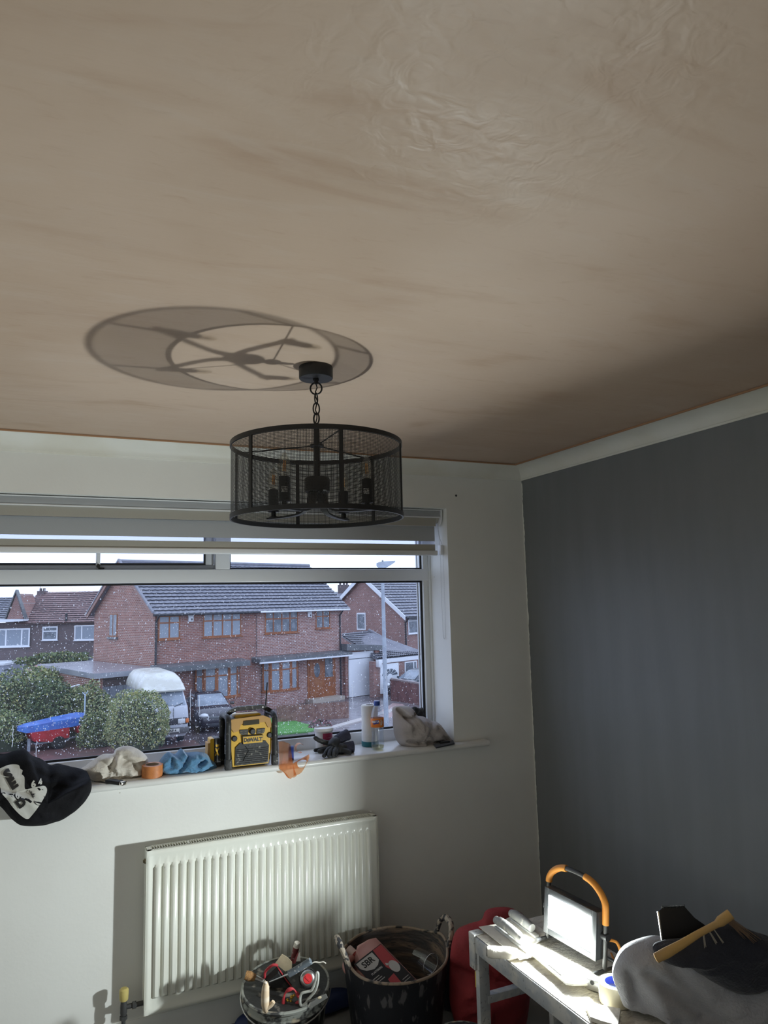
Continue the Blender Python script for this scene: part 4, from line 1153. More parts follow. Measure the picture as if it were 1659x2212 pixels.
MB().ball((-1.382,-0.593,0.315), (.008, .004, .005), 10, 8).build('plaster_lump', mat('cream_lump', (.55, .47, .33), .7), t)

# ---------------------------------------------------------------- things on the sill
SZ_ = 1.0125
m_yellow = mat('tool_yellow', (0.62, 0.36, 0.015), .45, c2=(0.45, 0.27, 0.06), scale=14, lo=.55, hi=.75)
m_dusty = mat('dusty_yellow', (0.46, 0.26, 0.08), .6)
m_bdust = mat('dusty_black', (0.02, 0.02, 0.021), .55, c2=(0.22, 0.21, 0.18), scale=70, lo=.60, hi=.70, bump=.2)
RY = -.048
radio = thing('jobsite_radio', 'yellow and black jobsite radio with carry handle and aerial, centre of the window sill', 'radio', (-1.48, .02, SZ_))


def front(px, y):  # re-seat front face points at depth y
    return [Vector((p[0], y, p[2])) for p in px]


body = front([(-1.578,-0.048,1.217),(-1.557,-0.048,1.219),(-1.435,-0.048,1.224),(-1.405,-0.048,1.210),(-1.397,-0.048,1.185),(-1.399,-0.048,1.079),(-1.413,-0.048,1.020),(-1.558,-0.048,1.021),(-1.568,-0.048,1.020),(-1.574,-0.048,1.096)], RY + .012)
MB().prism([p + Vector((0, .006, .0)) for p in body], (0, .12, 0)).build('rear_case', m_bdust, radio, smooth=0, fix=True)
up_ = front([(-1.578,-0.048,1.216),(-1.557,-0.048,1.219),(-1.435,-0.048,1.224),(-1.405,-0.048,1.210),(-1.397,-0.048,1.181),(-1.400,-0.048,1.170),(-1.415,-0.048,1.171),(-1.427,-0.048,1.195),(-1.533,-0.048,1.195),(-1.544,-0.048,1.167),(-1.564,-0.048,1.163),(-1.577,-0.048,1.180)], RY + .006)
MB().prism(body, (0, .02, 0)).build('yellow_face', m_yellow, radio, smooth=0, fix=True)
MB().prism(up_, (0, .02, 0)).build('dusty_shoulder', m_dusty, radio, smooth=0, fix=True)
MB().rbox(body[1].x + .004, body[2].x - .004, RY + .03, RY + .10, body[1].z - .02, body[1].z + .012, .006).build('top_case', m_yellow, radio)
gr = front([(-1.557,-0.048,1.099),(-1.537,-0.048,1.117),(-1.426,-0.048,1.117),(-1.411,-0.048,1.097),(-1.415,-0.048,1.025),(-1.559,-0.048,1.025)], RY + .007)
g_o = MB().prism(gr, (0, .01, 0)).build('speaker_grille', m_bdust, radio, smooth=0, fix=True)
b = MB()
for k in range(1, 9):
    p = gr[0].lerp(gr[5], k / 9); q = gr[3].lerp(gr[4], k / 9)
    b.tube([p + Vector((.004, -.0005, 0)), q + Vector((-.004, -.0005, 0))], .0011, 5)
gx = front([(-1.516,-0.048,1.103),(-1.500,-0.048,1.082),(-1.516,-0.048,1.057),(-1.524,-0.048,1.041)], RY + .0055)
b.tube(gx, .0016, 6)
b.build('grille_bars', m_bdust, g_o, kind='stuff')
sc_ = front([(-1.525,-0.048,1.189),(-1.523,-0.048,1.208),(-1.455,-0.048,1.209),(-1.454,-0.048,1.190)], RY + .003)
MB().prism(sc_, (0, .006, 0)).build('display', mat('lcd_dark', (.05, .045, .03), .2), radio, smooth=0, fix=True)
kc = front([(-1.484,-0.048,1.161)], RY)[0]
T = Matrix.Translation((kc.x, RY + .012, kc.z)) @ Matrix.Rotation(pi / 2, 4, 'X')
kb = MB(T).lathe([(.0135, 0), (.0135, .004), (.0115, .0045), (.0115, .014), (.0095, .016), (0, .016)], 28).build('tuning_knob', m_blackp, radio)
for pts in ([(-1.539,-0.048,1.171),(-1.502,-0.048,1.170),(-1.503,-0.048,1.149),(-1.530,-0.048,1.149),(-1.538,-0.048,1.157)], [(-1.463,-0.048,1.169),(-1.428,-0.048,1.169),(-1.430,-0.048,1.155),(-1.436,-0.048,1.148),(-1.465,-0.048,1.148)]):
    p = front(pts, RY + .008)
    bo = MB().prism(p, (0, .008, 0)).build('button_pad', m_blackp, radio, smooth=0, fix=True)
    c_ = sum(p, Vector()) / len(p)
    b = MB()
    for dx_ in (-.009, .009):
        for dz_ in (-.0045, .0045): b.box(c_.x + dx_ - .005, c_.x + dx_ + .005, RY + .0074, RY + .009, c_.z + dz_ - .0005, c_.z + dz_ + .0005)
    b.build('button_marks', mat('button_mark', (.35, .28, .10), .5), bo, smooth=0, kind='stuff')
pl = front([(-1.528,-0.048,1.145),(-1.438,-0.048,1.143),(-1.440,-0.048,1.110),(-1.526,-0.048,1.111)], RY + .002)
p0_ = MB().prism(pl, (0, .014, 0)).build('badge', m_blackp, radio, smooth=0, fix=True)
c_ = sum(pl, Vector()) / 4
pin = [c_ + (p - c_) * .93 for p in pl]; pin = [c_ + Vector(((p - c_).x * .97, 0, (p - c_).z * .86)) for p in pl]
MB().prism([Vector((p.x, RY + .0012, p.z)) for p in pin], (0, .002, 0)).build('badge_face', m_yellow, p0_, smooth=0, fix=True)
tx = (pl[1] - pl[0]).normalized()
text_mesh('lettering', 'D WALT', MAT['print_black'], frame((c_.x, RY + .0008, c_.z - .0005), tx, (0, 0, 1)), .0215, .0004, p0_, spacing=.98, bold=.0011)
text_mesh('lettering', 'E', MAT['print_black'], frame((c_.x - .0205, RY + .0008, c_.z - .0032), tx, (0, 0, 1)), .0158, .0004, p0_, bold=.0009)
for e_ in ((-1.561,-0.048,1.137), (-1.407,-0.048,1.138)):
    T = Matrix.Translation((e_[0], RY + .014, e_[2])) @ Matrix.Rotation(pi / 2, 4, 'X')
    MB(T).lathe([(.012, 0), (.012, .006), (.009, .009), (0, .009)], 20).build('corner_bolt', m_blackp, radio)
for pts in ([(-1.589,-0.048,1.223),(-1.588,-0.048,1.010)], [(-1.386,-0.048,1.221),(-1.387,-0.048,1.009)]):
    a_, e_ = Vector(pts[0]), Vector(pts[1])
    for y_ in (RY + .004, RY + .135):
        MB().tube(spline([(a_.x, RY + .068, a_.z + .004), (a_.x, y_ + (.02 if y_ < 0 else -.02), a_.z + .002), (a_.x, y_, a_.z - .018), (a_.x, y_, a_.z - .06), (a_.x, y_, SZ_ + .016)], 5), .0125, 14).build('roll_bar', m_bdust, radio)
        MB().rbox(a_.x - .014, a_.x + .014, y_ - .013, y_ + .014, SZ_, SZ_ + .045, .004).build('foot', m_bdust, radio)
hp = [Vector((p[0], RY + .068, p[2])) for p in [(-1.589,0.020,1.218),(-1.577,0.020,1.236),(-1.549,0.020,1.250),(-1.521,0.020,1.253),(-1.455,0.020,1.253),(-1.425,0.020,1.253),(-1.390,0.020,1.234),(-1.373,0.020,1.216)]]
hs_ = spline(hp, 6); rr = []
for i, q in enumerate(hs_):
    t_ = (hs_[min(i + 1, len(hs_) - 1)] - hs_[max(i - 1, 0)]).normalized(); n_ = Vector((-t_.z, 0, t_.x)); rip = .0009 * sin(i * 2.2) if 10 < i < 32 else 0
    rr.append([q + n_ * (.009 + rip) + Vector((0, -.012, 0)), q + n_ * (.009 + rip) + Vector((0, .012, 0)), q - n_ * .009 + Vector((0, .012, 0)), q - n_ * .009 + Vector((0, -.012, 0))])
ho = MB().rings(rr).build('carry_handle', m_bdust, radio, fix=True)
for q in (hs_[12], hs_[30]): MB().cyl(q + Vector((0, -.0135, 0)), q + Vector((0, .013, 0)), .0032, 12).build('rivet', m_steel, ho)
MB().tube([Vector((-1.399,0.070,1.204)), Vector((-1.388,0.070,1.352))], [.0034, .0030], 8).build('aerial', m_rubber, radio)
bat = thing('battery_pack', 'yellow and black slide battery pack standing against the left of the radio', 'battery', (-1.628,0.062,1.012))
y0_ = .035
for nm, pts, dep_, m_ in (('rail', [(-1.660,0.035,1.115),(-1.649,0.035,1.116),(-1.648,0.035,1.025),(-1.660,0.035,1.027)], .055, m_dusty), ('yellow_case', [(-1.649,0.035,1.130),(-1.644,0.035,1.133),(-1.633,0.035,1.133),(-1.632,0.035,1.020),(-1.648,0.035,1.022)], .06, m_yellow), ('black_case', [(-1.633,0.035,1.132),(-1.628,0.035,1.134),(-1.605,0.035,1.132),(-1.604,0.035,1.015),(-1.632,0.035,1.017)], .065, m_bdust)):
    pp_ = [Vector((p[0], y0_, max(p[2], SZ_))) for p in pts]
    bo = MB().prism(pp_, (0, dep_, 0)).build(nm, m_, bat, smooth=0, fix=True)
c_ = Vector((-1.620,0.034,1.077))
b = MB()
for s_ in (1, -1): b.prism([c_ + Vector((-.010 * s_, 0, .016)), c_ + Vector((-.004 * s_, 0, .016)), c_ + Vector((.010 * s_, 0, -.016)), c_ + Vector((.004 * s_, 0, -.016))], (0, -.0006 - .0001 * s_, 0))
b.build('lettering', m_yellow, bo, smooth=0, kind='stuff')
b = MB().prism([c_ + Vector(v) for v in ((-.008, 0, .03), (.009, 0, .03), (.006, 0, .02), (-.005, 0, .02))], (0, -.0005, 0)).build('yellow_mark', m_yellow, bo, smooth=0)

# orange tape
t = thing('orange_tape_roll', 'roll of orange masking tape standing flat near the front edge of the sill', 'tape roll', (-1.893, -.004, SZ_))
m_otape = mat('orange_tape', (0.55, 0.20, 0.06), .55, c2=(.48, .17, .05), scale=60)
T = Matrix.Translation((-1.892, -.001, SZ_)) @ Matrix.Rotation(.04, 4, 'X')
MB(T).lathe([(.028, 0), (.0415, 0), (.0415, .048), (.028, .048), (.028, 0)], 40).build('tape', m_otape, t)
MB(T).lathe([(.0262, .0005), (.028, .0005), (.028, .0485), (.0262, .0485), (.0262, .0005)], 40).build('core', mat('cardboard_core', (.42, .33, .25), .8), t)
MB().prism([Vector(v) for v in [(-1.880,0.280,1.014),(-1.828,0.340,1.014),(-1.814,0.263,1.014),(-1.865,0.206,1.014)]], (0, 0, .0015)).build('sandpaper_scrap', mat('sandpaper', (.33, .24, .17), .9, bump=.4, bscale=400), None, smooth=0, fix=True)
tag(bpy.data.objects['sandpaper_scrap'], 'scrap of brown sandpaper between the orange tape and the blue cloth', 'sandpaper')

# cloths
m_bluec = mat('blue_microfibre', (0.075, 0.20, 0.36), .9, c2=(0.10, 0.26, 0.44), scale=10, bump=.5, bscale=260, sheen=.4)
o, v_, f_ = puff('blue_cloth', [(-1.866,0.030,1.028),(-1.861,0.030,1.062),(-1.831,0.030,1.095),(-1.797,0.030,1.086),(-1.773,0.030,1.106),(-1.749,0.030,1.087),(-1.705,0.030,1.086),(-1.666,0.030,1.074),(-1.648,0.030,1.049),(-1.626,0.030,1.028),(-1.624,0.030,1.008),(-1.657,0.030,0.991),(-1.725,0.030,0.995),(-1.745,0.030,1.007),(-1.783,0.030,1.003),(-1.830,0.030,1.005)], m_bluec, T=.05, B=.05, seed=4, amp=.022, sc=14, zmin=SZ_,
                  creases=(((-1.746,0.030,1.079), (-1.783,0.030,1.026), .008, .02), ((-1.707,0.030,1.036), (-1.677,0.030,1.052), .008, .03), ((-1.812,0.030,1.082), (-1.821,0.030,1.039), .007, .016)))
tag(o, 'crumpled blue microfibre cloth on the sill left of the radio', 'cloth')
m_dust = mat('off_white_cloth', (0.60, 0.56, 0.50), .9, c2=(0.50, 0.45, 0.38), scale=9, lo=.4, hi=.7, bump=.3, bscale=200)
o, v_, f_ = puff('white_rag', [(-2.170,0.050,1.050),(-2.145,0.050,1.071),(-2.119,0.050,1.090),(-2.081,0.050,1.110),(-2.040,0.050,1.109),(-2.028,0.050,1.128),(-1.987,0.050,1.135),(-1.948,0.050,1.120),(-1.912,0.050,1.089),(-1.901,0.050,1.057),(-1.917,0.050,1.014),(-1.989,0.050,1.001),(-2.068,0.050,0.999),(-2.126,0.050,1.013)], m_dust, T=.042, B=.06, seed=9, amp=.025, sc=12, zmin=SZ_,
                  creases=(((-2.009,0.050,1.093), (-1.958,0.050,1.060), .012, .03), ((-2.031,0.050,1.114), (-2.057,0.050,1.052), .01, .022), ((-2.093,0.050,1.093), (-2.020,0.050,1.026), .009, .02)))
tag(o, 'crumpled off white rag on the sill beside the black garment', 'rag')
m_hood = mat('pale_grey_cotton', (0.47, 0.43, 0.42), .9, c2=(0.40, 0.365, 0.35), scale=7, lo=.4, hi=.7, bump=.3, bscale=200)
o, v_, f_ = puff('grey_sweatshirt', [(-0.765,0.060,1.103),(-0.768,0.060,1.158),(-0.767,0.060,1.192),(-0.745,0.060,1.199),(-0.690,0.060,1.195),(-0.660,0.060,1.175),(-0.648,0.060,1.148),(-0.602,0.060,1.137),(-0.565,0.060,1.116),(-0.526,0.060,1.100),(-0.498,0.060,1.075),(-0.473,0.060,1.037),(-0.448,0.060,1.003),(-0.475,0.060,0.992),(-0.522,0.060,1.006),(-0.523,0.060,0.986),(-0.590,0.060,0.973),(-0.658,0.060,0.984),(-0.730,0.060,1.013),(-0.758,0.060,1.059)], m_hood, T=.075, B=.07, seed=15, amp=.026, sc=8, zmin=SZ_, center=(-0.643,0.060,1.070),
                  creases=(((-0.750,0.060,1.185), (-0.711,0.060,1.138), .011, .06), ((-0.711,0.060,1.138), (-0.660,0.060,1.160), .008, .04), ((-0.719,0.060,1.038), (-0.542,0.060,1.017), .008, .03), ((-0.631,0.060,1.043), (-0.578,0.060,1.109), .01, .02), ((-0.553,0.060,1.089), (-0.503,0.060,1.022), .008, .02)))
tag(o, 'bundled pale grey sweatshirt in the right corner of the sill', 'sweatshirt')
o, v_, f_ = puff('black_glove', [(-0.625,0.165,1.121),(-0.629,0.165,1.158),(-0.600,0.165,1.172),(-0.574,0.165,1.163),(-0.555,0.165,1.166),(-0.540,0.165,1.137),(-0.542,0.165,1.091),(-0.590,0.165,1.061)], m_pouch, T=.02, B=.012, seed=3, amp=.008, sc=30, zmin=SZ_)
tag(o, 'black glove tucked behind the grey sweatshirt by the glass', 'glove')
t = thing('black_strap', 'short black strap with a buckle poking out under the grey sweatshirt', 'strap', (-0.541,-0.054,1.012))
MB().prism([Vector(v) for v in [(-0.594,-0.017,1.014),(-0.462,0.027,1.014),(-0.501,-0.060,1.014),(-0.625,-0.104,1.014)]], (0, 0, .006)).build('webbing', m_navy, t, smooth=0, fix=True)
MB().rbox(-.565, -.513, -.04, -.018, SZ_, SZ_ + .016, .004).build('buckle', m_blackp, t)

# black garment hanging over the sill, white print on its front
m_bag = mat('black_jersey', (0.006, 0.006, 0.007), .9, c2=(0.010, 0.010, 0.012), scale=8, bump=.3, bscale=260, spec=.2)
out = [(-2.549,-0.085,1.083),(-2.472,-0.085,1.021),(-2.433,-0.085,0.977),(-2.401,-0.085,0.936),(-2.361,-0.085,0.906),(-2.298,-0.085,0.898),(-2.235,-0.085,0.907),(-2.179,-0.085,0.937),(-2.139,-0.085,0.980),(-2.127,-0.085,1.013),(-2.133,-0.085,1.048)] + [(-2.148,0.030,1.059),(-2.205,0.030,1.081),(-2.248,0.030,1.095),(-2.276,0.030,1.094),(-2.307,0.030,1.119),(-2.340,0.030,1.136),(-2.367,0.030,1.160),(-2.406,0.030,1.160),(-2.441,0.030,1.153),(-2.517,0.030,1.164),(-2.622,0.030,1.135)]
bag, v_, f_ = puff('black_garment', out, m_bag, T=.05, B=.012, seed=21, amp=.014, sc=8, n=180, rings=30, center=(-2.28, -.09, .985), zmin=None,
                   creases=(((-2.322,-0.060,1.128), (-2.295,-0.060,1.048), .010, .025), ((-2.287,-0.060,1.047), (-2.191,-0.060,1.088), .012, .025), ((-2.409,-0.060,1.145), (-2.338,-0.060,1.121), .010, .02), ((-2.360,-0.060,1.072), (-2.347,-0.060,1.029), .006, .012)))
tag(bag, 'black garment with a white print hanging over the left end of the sill', 'garment')
bv = BVHTree.FromPolygons([tuple(v) for v in v_], [tuple(f) for f in f_])


def drape(pts, off):
    r = []
    for p in pts:
        h = bv.ray_cast(Vector((p[0], -1.0, p[2])), Vector((0, 1, 0)))
        r.append(Vector((p[0], (h[0].y if h[0] is not None else -.12) - off, p[2])))
    return r


def drape_obj(name, me_o, off):
    me_ = me_o.data
    o_ = ORG[me_o.name]
    for v in me_.vertices:
        h = bv.ray_cast(Vector((v.co.x + o_.x, -1.0, v.co.z + o_.z)), Vector((0, 1, 0)))
        v.co.y = (h[0].y if h[0] is not None else -.12) - off + (v.co.y * 0) - o_.y


m_print = mat('white_print', (0.62, 0.62, 0.58), .6, c2=(.55, .55, .5), scale=30)
pol_ = [(-2.460,-0.120,1.079),(-2.455,-0.120,1.108),(-2.436,-0.120,1.118),(-2.413,-0.120,1.122),(-2.386,-0.120,1.119),(-2.379,-0.120,1.106),(-2.370,-0.120,1.100),(-2.374,-0.120,1.089),(-2.363,-0.120,1.078),(-2.360,-0.120,1.045),(-2.352,-0.120,1.040),(-2.337,-0.120,1.042),(-2.312,-0.120,1.044),(-2.291,-0.120,1.040),(-2.285,-0.120,1.019),(-2.313,-0.120,0.979),(-2.337,-0.120,0.946),(-2.346,-0.120,0.941),(-2.358,-0.120,0.946),(-2.387,-0.120,0.976),(-2.419,-0.120,1.022),(-2.441,-0.120,1.053)]
pc_ = Vector((-2.386,-0.120,1.035))
ring_ = spline(pol_, 4, True); vs = []; fs = []; nr = len(ring_)
for i in range(7):
    vs += drape([pc_.lerp(p, i / 6) for p in ring_], .0022)
for i in range(6):
    for k in range(nr): fs.append((i * nr + k, (i + 1) * nr + k, (i + 1) * nr + (k + 1) % nr, i * nr + (k + 1) % nr))
b = MB(); b.v = vs; b.f = fs; b.m = [0] * len(fs)
pr_o = b.build('white_print', m_print, bag, smooth=60, fix=True)


def dtext(s, px_, size, ang, m_, off, bold=.0012):
    p = Vector(px_)
    T = Matrix.Translation((p.x, -.13, p.z)) @ Matrix.Rotation(pi / 2, 4, 'X') @ Matrix.Rotation(radians(ang), 4, 'Z')
    o_ = text_mesh('lettering', s, m_, T, size, 0.0, pr_o, bold=bold)
    bm = bmesh.new(); bm.from_mesh(o_.data); bmesh.ops.triangulate(bm, faces=bm.faces[:])
    for _ in range(2): bmesh.ops.subdivide_edges(bm, edges=[e for e in bm.edges if e.calc_length() > .005], cuts=1, use_grid_fill=True)
    bmesh.ops.triangulate(bm, faces=bm.faces[:]); bm.to_mesh(o_.data); bm.free()
    drape_obj('lettering', o_, off + .0015)


m_ink = MAT['print_black']
dtext('S', (-2.418,-0.120,1.091), .047, 32, m_ink, .0042, .003)
dtext('E', (-2.400,-0.120,1.061), .047, 32, m_ink, .0042, .003)
dtext('D', (-2.369,-0.120,1.001), .040, 34, m_ink, .0042, .003)
dtext('6', (-2.331,-0.120,1.053), .030, 8, m_print, .0030, .0016)
dtext('4', (-2.308,-0.120,1.057), .022, 10, m_print, .0030, .0016)
for pts in ([(-2.343,-0.120,1.036),(-2.339,-0.120,1.026),(-2.330,-0.120,1.014),(-2.326,-0.120,1.004),(-2.317,-0.120,0.991),(-2.307,-0.120,0.987)], [(-2.336,-0.120,1.032),(-2.333,-0.120,1.021),(-2.324,-0.120,1.024)], [(-2.333,-0.120,1.015),(-2.324,-0.120,1.017)], [(-2.302,-0.120,1.034),(-2.297,-0.120,1.030)]):
    MB().tube(drape(spline(pts, 4), .004), .0011, 6).build('print_line', m_ink, pr_o)

# knife
t = thing('utility_knife', 'small black utility knife with a chrome end near the sill edge', 'knife', (-2.034,-0.019,1.012))
a_ = Vector((-2.066,-0.032,1.019)); e_ = Vector((-2.019,-0.094,1.019))
T = frame(a_, e_ - a_, Vector((0, 0, 1)).cross(e_ - a_))
L_ = (e_ - a_).length
MB(T).rbox(0, L_, -.014, .014, -.006, .010, .004).build('handle', m_blackp, t)
MB(T).rbox(L_, L_ + .018, -.013, .013, -.006, .009, .003).build('chrome_end', mat('chrome', (.75, .72, .66), .15, 1.0), t)
MB(T).box(-.07, 0, -.006, .004, -.006, -.004).build('strap', m_rubber, t, smooth=0)

# translucent orange film and a small blue roll
m_film = glass_mat('orange_film', tint=(.95, .66, .45), mist=.55, refl=.03, mist_c=(.95, .45, .22))
t = thing('orange_plastic_film', 'crumpled see through orange plastic film between the radio and the gloves', 'plastic film', (-1.318,-0.067,1.012))
fa = [Vector(v) for v in [(-1.350,0.020,1.094),(-1.324,0.020,1.095),(-1.297,0.020,1.078)]]; fb = [Vector(v) for v in [(-1.369,-0.045,1.014),(-1.350,-0.078,1.014),(-1.316,-0.076,1.014)]]; fc = [Vector(v) for v in [(-1.369,-0.058,0.997),(-1.336,-0.058,0.958),(-1.294,-0.058,0.958)]]; fd = [Vector(v) for v in [(-1.340,-0.058,0.970),(-1.319,-0.058,0.949),(-1.303,-0.058,0.955)]]


def film(u, v):
    rows = [fa, fb, fc, fd]; s_ = v * 3; i = min(2, int(s_)); f = s_ - i
    k = u * 2; j = min(1, int(k)); g = k - j
    p = rows[i][j].lerp(rows[i][j + 1], g).lerp(rows[i + 1][j].lerp(rows[i + 1][j + 1], g), f)
    return p + Vector((0, -.006 * abs(sin(u * 7 + v * 5)), .002 * sin(u * 9 + v * 8)))


MB().grid(film, 16, 24).build('sheet', m_film, t, smooth=80)
fe = [(-1.319,-0.086,1.016),(-1.262,-0.010,1.016),(-1.197,0.067,1.016)]; ff = [(-1.306,-0.056,0.958),(-1.268,-0.056,0.970),(-1.233,-0.056,1.029)]
MB().grid(lambda u, v: (lambda a, c: Vector(a).lerp(Vector(c), v) + Vector((0, -.004 * sin(v * 3), .006 * sin(v * 3.1))))(spline(fe, 4)[int(u * 8)], spline(ff, 4)[int(u * 8)]), 8, 10).build('flap', m_film, t, smooth=80)
cc_ = Vector((-1.246,0.030,1.054))
b = MB(); rr = []
for k in range(15):
    a = .6 + 4.6 * k / 14; r_ = .019
    rr.append([cc_ + Vector((r_ * cos(a), 0, r_ * 1.1 * sin(a))), cc_ + Vector((r_ * cos(a), .03, r_ * 1.1 * sin(a)))])
for k in range(14): b.add([rr[k][0], rr[k + 1][0], rr[k + 1][1], rr[k][1]], [(0, 1, 2, 3)])
b.build('curl', mat('orange_curl', (.60, .27, .13), .6), t, smooth=60)
t = thing('blue_tape_roll', 'small blue tape roll on its side under the orange film', 'tape roll', (-1.291,0.004,1.012))
c_ = Vector((-1.295,0.000,1.045))
T = Matrix.Translation((c_.x, .015, SZ_ + .0305)) @ Matrix.Rotation(pi / 2, 4, 'Y') @ Matrix.Rotation(.3, 4, 'X')
MB(T).lathe([(.02, -.012), (.03, -.012), (.03, .012), (.02, .012), (.02, -.012)], 28).build('tape', mat('blue_tape', (.03, .06, .30), .5), t)

# white tub with a pink label
t = thing('filler_tub', 'small white plastic tub with a pink label behind the black gloves', 'tub', (-1.098,0.130,1.016))
c_ = Vector((-1.097,0.130,1.120)); h_ = c_.z - SZ_ - .002
T = Matrix.Translation((c_.x, .135, SZ_))
m_wt = mat('tub_white', (.66, .64, .62), .4)
MB(T).lathe([(.036, 0), (.0385, .002), (.0415, h_ - .012), (0, h_ - .012)], 36).build('pot', m_wt, t)
MB(T).lathe([(.0445, h_ - .016), (.0455, h_ - .012), (.045, h_), (.042, h_ + .001), (.040, h_ - .003), (0, h_ - .003)], 36).build('lid', m_wt, t)
b = MB(T); a0 = -pi / 2 - .45
for k in range(10):
    q = []
    for kk in (k, k + 1):
        a = a0 + 1.75 * kk / 10
        for z_ in (h_ * .30, h_ * .80):
            r_ = .0392 + .0027 * z_ / h_; q.append((r_ * cos(a), r_ * sin(a), z_))
    b.add([q[0], q[2], q[3], q[1]], [(0, 1, 2, 3)])
lo_ = b.build('label', mat('pink_label', (.42, .05, .12), .45), t)
b = MB(T)
for i in range(4):
    z_ = h_ * (.42 + .09 * i); r_ = .0404
    b.tube([(r_ * cos(a0 + .35 + .12 * k), r_ * sin(a0 + .35 + .12 * k), z_) for k in range(8)], .0008, 4)
b.build('print_lines', mat('pale_print', (.55, .35, .38), .5), lo_, kind='stuff')

# gloves
m_glv = mat('glove_black', (.017, .017, .018), .65, c2=(.06, .06, .06), scale=30, lo=.5, hi=.68, bump=.3)
m_cuff = mat('glove_cuff', (.035, .035, .06), .8, bump=.5, bscale=200)


def glove(name, label, palm, fingers, thumb, cuff, seed):
    t = thing(name, label, 'glove', tuple(palm[0]))
    b = MB()
    b.tube(spline(palm, 5), [.016, .020, .023, .025, .026, .026, .026, .025, .024, .022, .02][:len(spline(palm, 5))] if len(spline(palm, 5)) <= 11 else [.023] * len(spline(palm, 5)), 12)
    for i, f in enumerate(fingers):
        s_ = spline(f, 4); n_ = len(s_); b.tube(s_, [(.0112 - .0025 * k / n_) * (1 + .07 * sin(k * 2.2)) for k in range(n_)], 9); b.ball(s_[-1], .0088, 9, 6)
    s_ = spline(thumb, 4); n_ = len(s_); b.tube(s_, [.0125 - .003 * k / n_ for k in range(n_)], 9); b.ball(s_[-1], .0095, 9, 6)
    b.build('hand', m_glv, t, smooth=60)
    s_ = spline(cuff, 4)
    MB().tube(s_, [.023 + .004 * k / len(s_) + .001 * sin(k * 3) for k in range(len(s_))], 14, cap=True).build('cuff', m_cuff, t)


glove('work_glove', 'black rubber work glove with its fingers hanging toward the sill edge', [Vector(v) for v in ((-1.06, .055, 1.068), (-1.085, .03, 1.06), (-1.105, .01, 1.048))],
      [[Vector(v) for v in f] for f in (((-1.10, .008, 1.050), (-1.130, -.012, 1.043), (-1.150, -.028, 1.028), (-1.158, -.036, 1.024)), ((-1.105, .0, 1.046), (-1.128, -.028, 1.036), (-1.138, -.048, 1.024)), ((-1.09, .0, 1.044), (-1.108, -.03, 1.034), (-1.118, -.046, 1.023)), ((-1.078, .006, 1.04), (-1.092, -.02, 1.03), (-1.10, -.034, 1.023)))],
      [Vector(v) for v in ((-1.085, .035, 1.06), (-1.12, .045, 1.066), (-1.15, .05, 1.078), (-1.168, .05, 1.09))],
      [Vector(v) for v in ((-1.062, .052, 1.068), (-1.035, .062, 1.078), (-1.0, .066, 1.088))], 1)
glove('work_glove', 'second black work glove lying flat beneath the first, grey fingertips to the left', [Vector(v) for v in ((-1.03, .03, 1.036), (-1.06, .02, 1.036), (-1.08, .05, 1.036))],
      [[Vector(v) for v in f] for f in (((-1.075, .06, 1.032), (-1.11, .075, 1.028), (-1.14, .08, 1.024)), ((-1.075, .075, 1.032), (-1.11, .095, 1.028), (-1.15, .105, 1.024)), ((-1.07, .09, 1.03), (-1.10, .115, 1.026)), ((-1.06, .095, 1.03), (-1.09, .13, 1.026)))],
      [Vector(v) for v in ((-1.06, .01, 1.034), (-1.04, -.015, 1.03), (-1.03, -.03, 1.024))],
      [Vector(v) for v in ((-1.035, .03, 1.037), (-1.01, .03, 1.037), (-.99, .028, 1.037))], 2)

# paper towel and drink bottle
t = thing('paper_towel_roll', 'white paper towel roll standing on the sill behind the clear bottle', 'paper roll', (-.905, .125, SZ_))
c_ = Vector((-0.861,0.130,1.123))
T = Matrix.Translation((c_.x, .13, SZ_))
hz_ = Vector((-0.859,0.130,1.207)).z - SZ_
m_pap = mat('paper', (.76, .75, .74), .9, c2=(.70, .69, .67), scale=12, bump=.25, bscale=40)
MB(T).lathe([(.018, .03), (.040, .024), (.041, .03), (.0405, hz_ * .6), (.041, hz_ - .004), (.038, hz_), (.018, hz_), (.018, hz_ - .03)], 40).build('paper', m_pap, t)
MB(T).lathe([(.0165, hz_ + .0005), (.0182, hz_ + .0005), (.0182, hz_ - .04), (.0165, hz_ - .04)], 24).build('core', mat('dark_core', (.10, .08, .07), .8), t)
MB(T).lathe([(.0405, .0005), (.042, .003), (.042, .024), (.030, .026), (0, .026)], 36).build('base_wrapper', mat('teal_wrap', (.02, .16, .19), .4), t)
t = thing('drink_bottle', 'clear drink bottle with an orange label and blue cap on the sill', 'bottle', (-.873, .03, SZ_))
c_ = Vector((-0.865,0.030,1.116)); T = Matrix.Translation((c_.x, .03, SZ_))
hb = Vector((-0.865,0.030,1.236)).z - SZ_; k_ = hb / .232
m_pet = glass_mat('clear_bottle', tint=(.90, .93, .95), mist=.07, refl=.10)
pf = [(0, .004), (.012, .003), (.022, .000), (.028, .004), (.0305, .02), (.0305, .035), (.0285, .055), (.0275, .075), (.0295, .095), (.031, .108), (.031, .150), (.030, .160), (.0265, .178), (.0195, .198), (.0135, .21), (.0128, .213)]
MB(T).lathe([(r, z_ * k_) for r, z_ in pf], 36).build('bottle_wall', m_pet, t)
MB(T).lathe([(0, .003), (.026, .006), (.0285, .018), (0, .0182)], 30).build('drink_dregs', glass_mat('dregs', tint=(.85, .8, .55), mist=.08, refl=.06), t)
MB(T).lathe([(.0145, .210 * k_), (.0148, .214 * k_), (.0148, .229 * k_), (.0135, .232 * k_), (0, .232 * k_)], 28).build('cap', mat('blue_cap', (.02, .06, .32), .35), t)
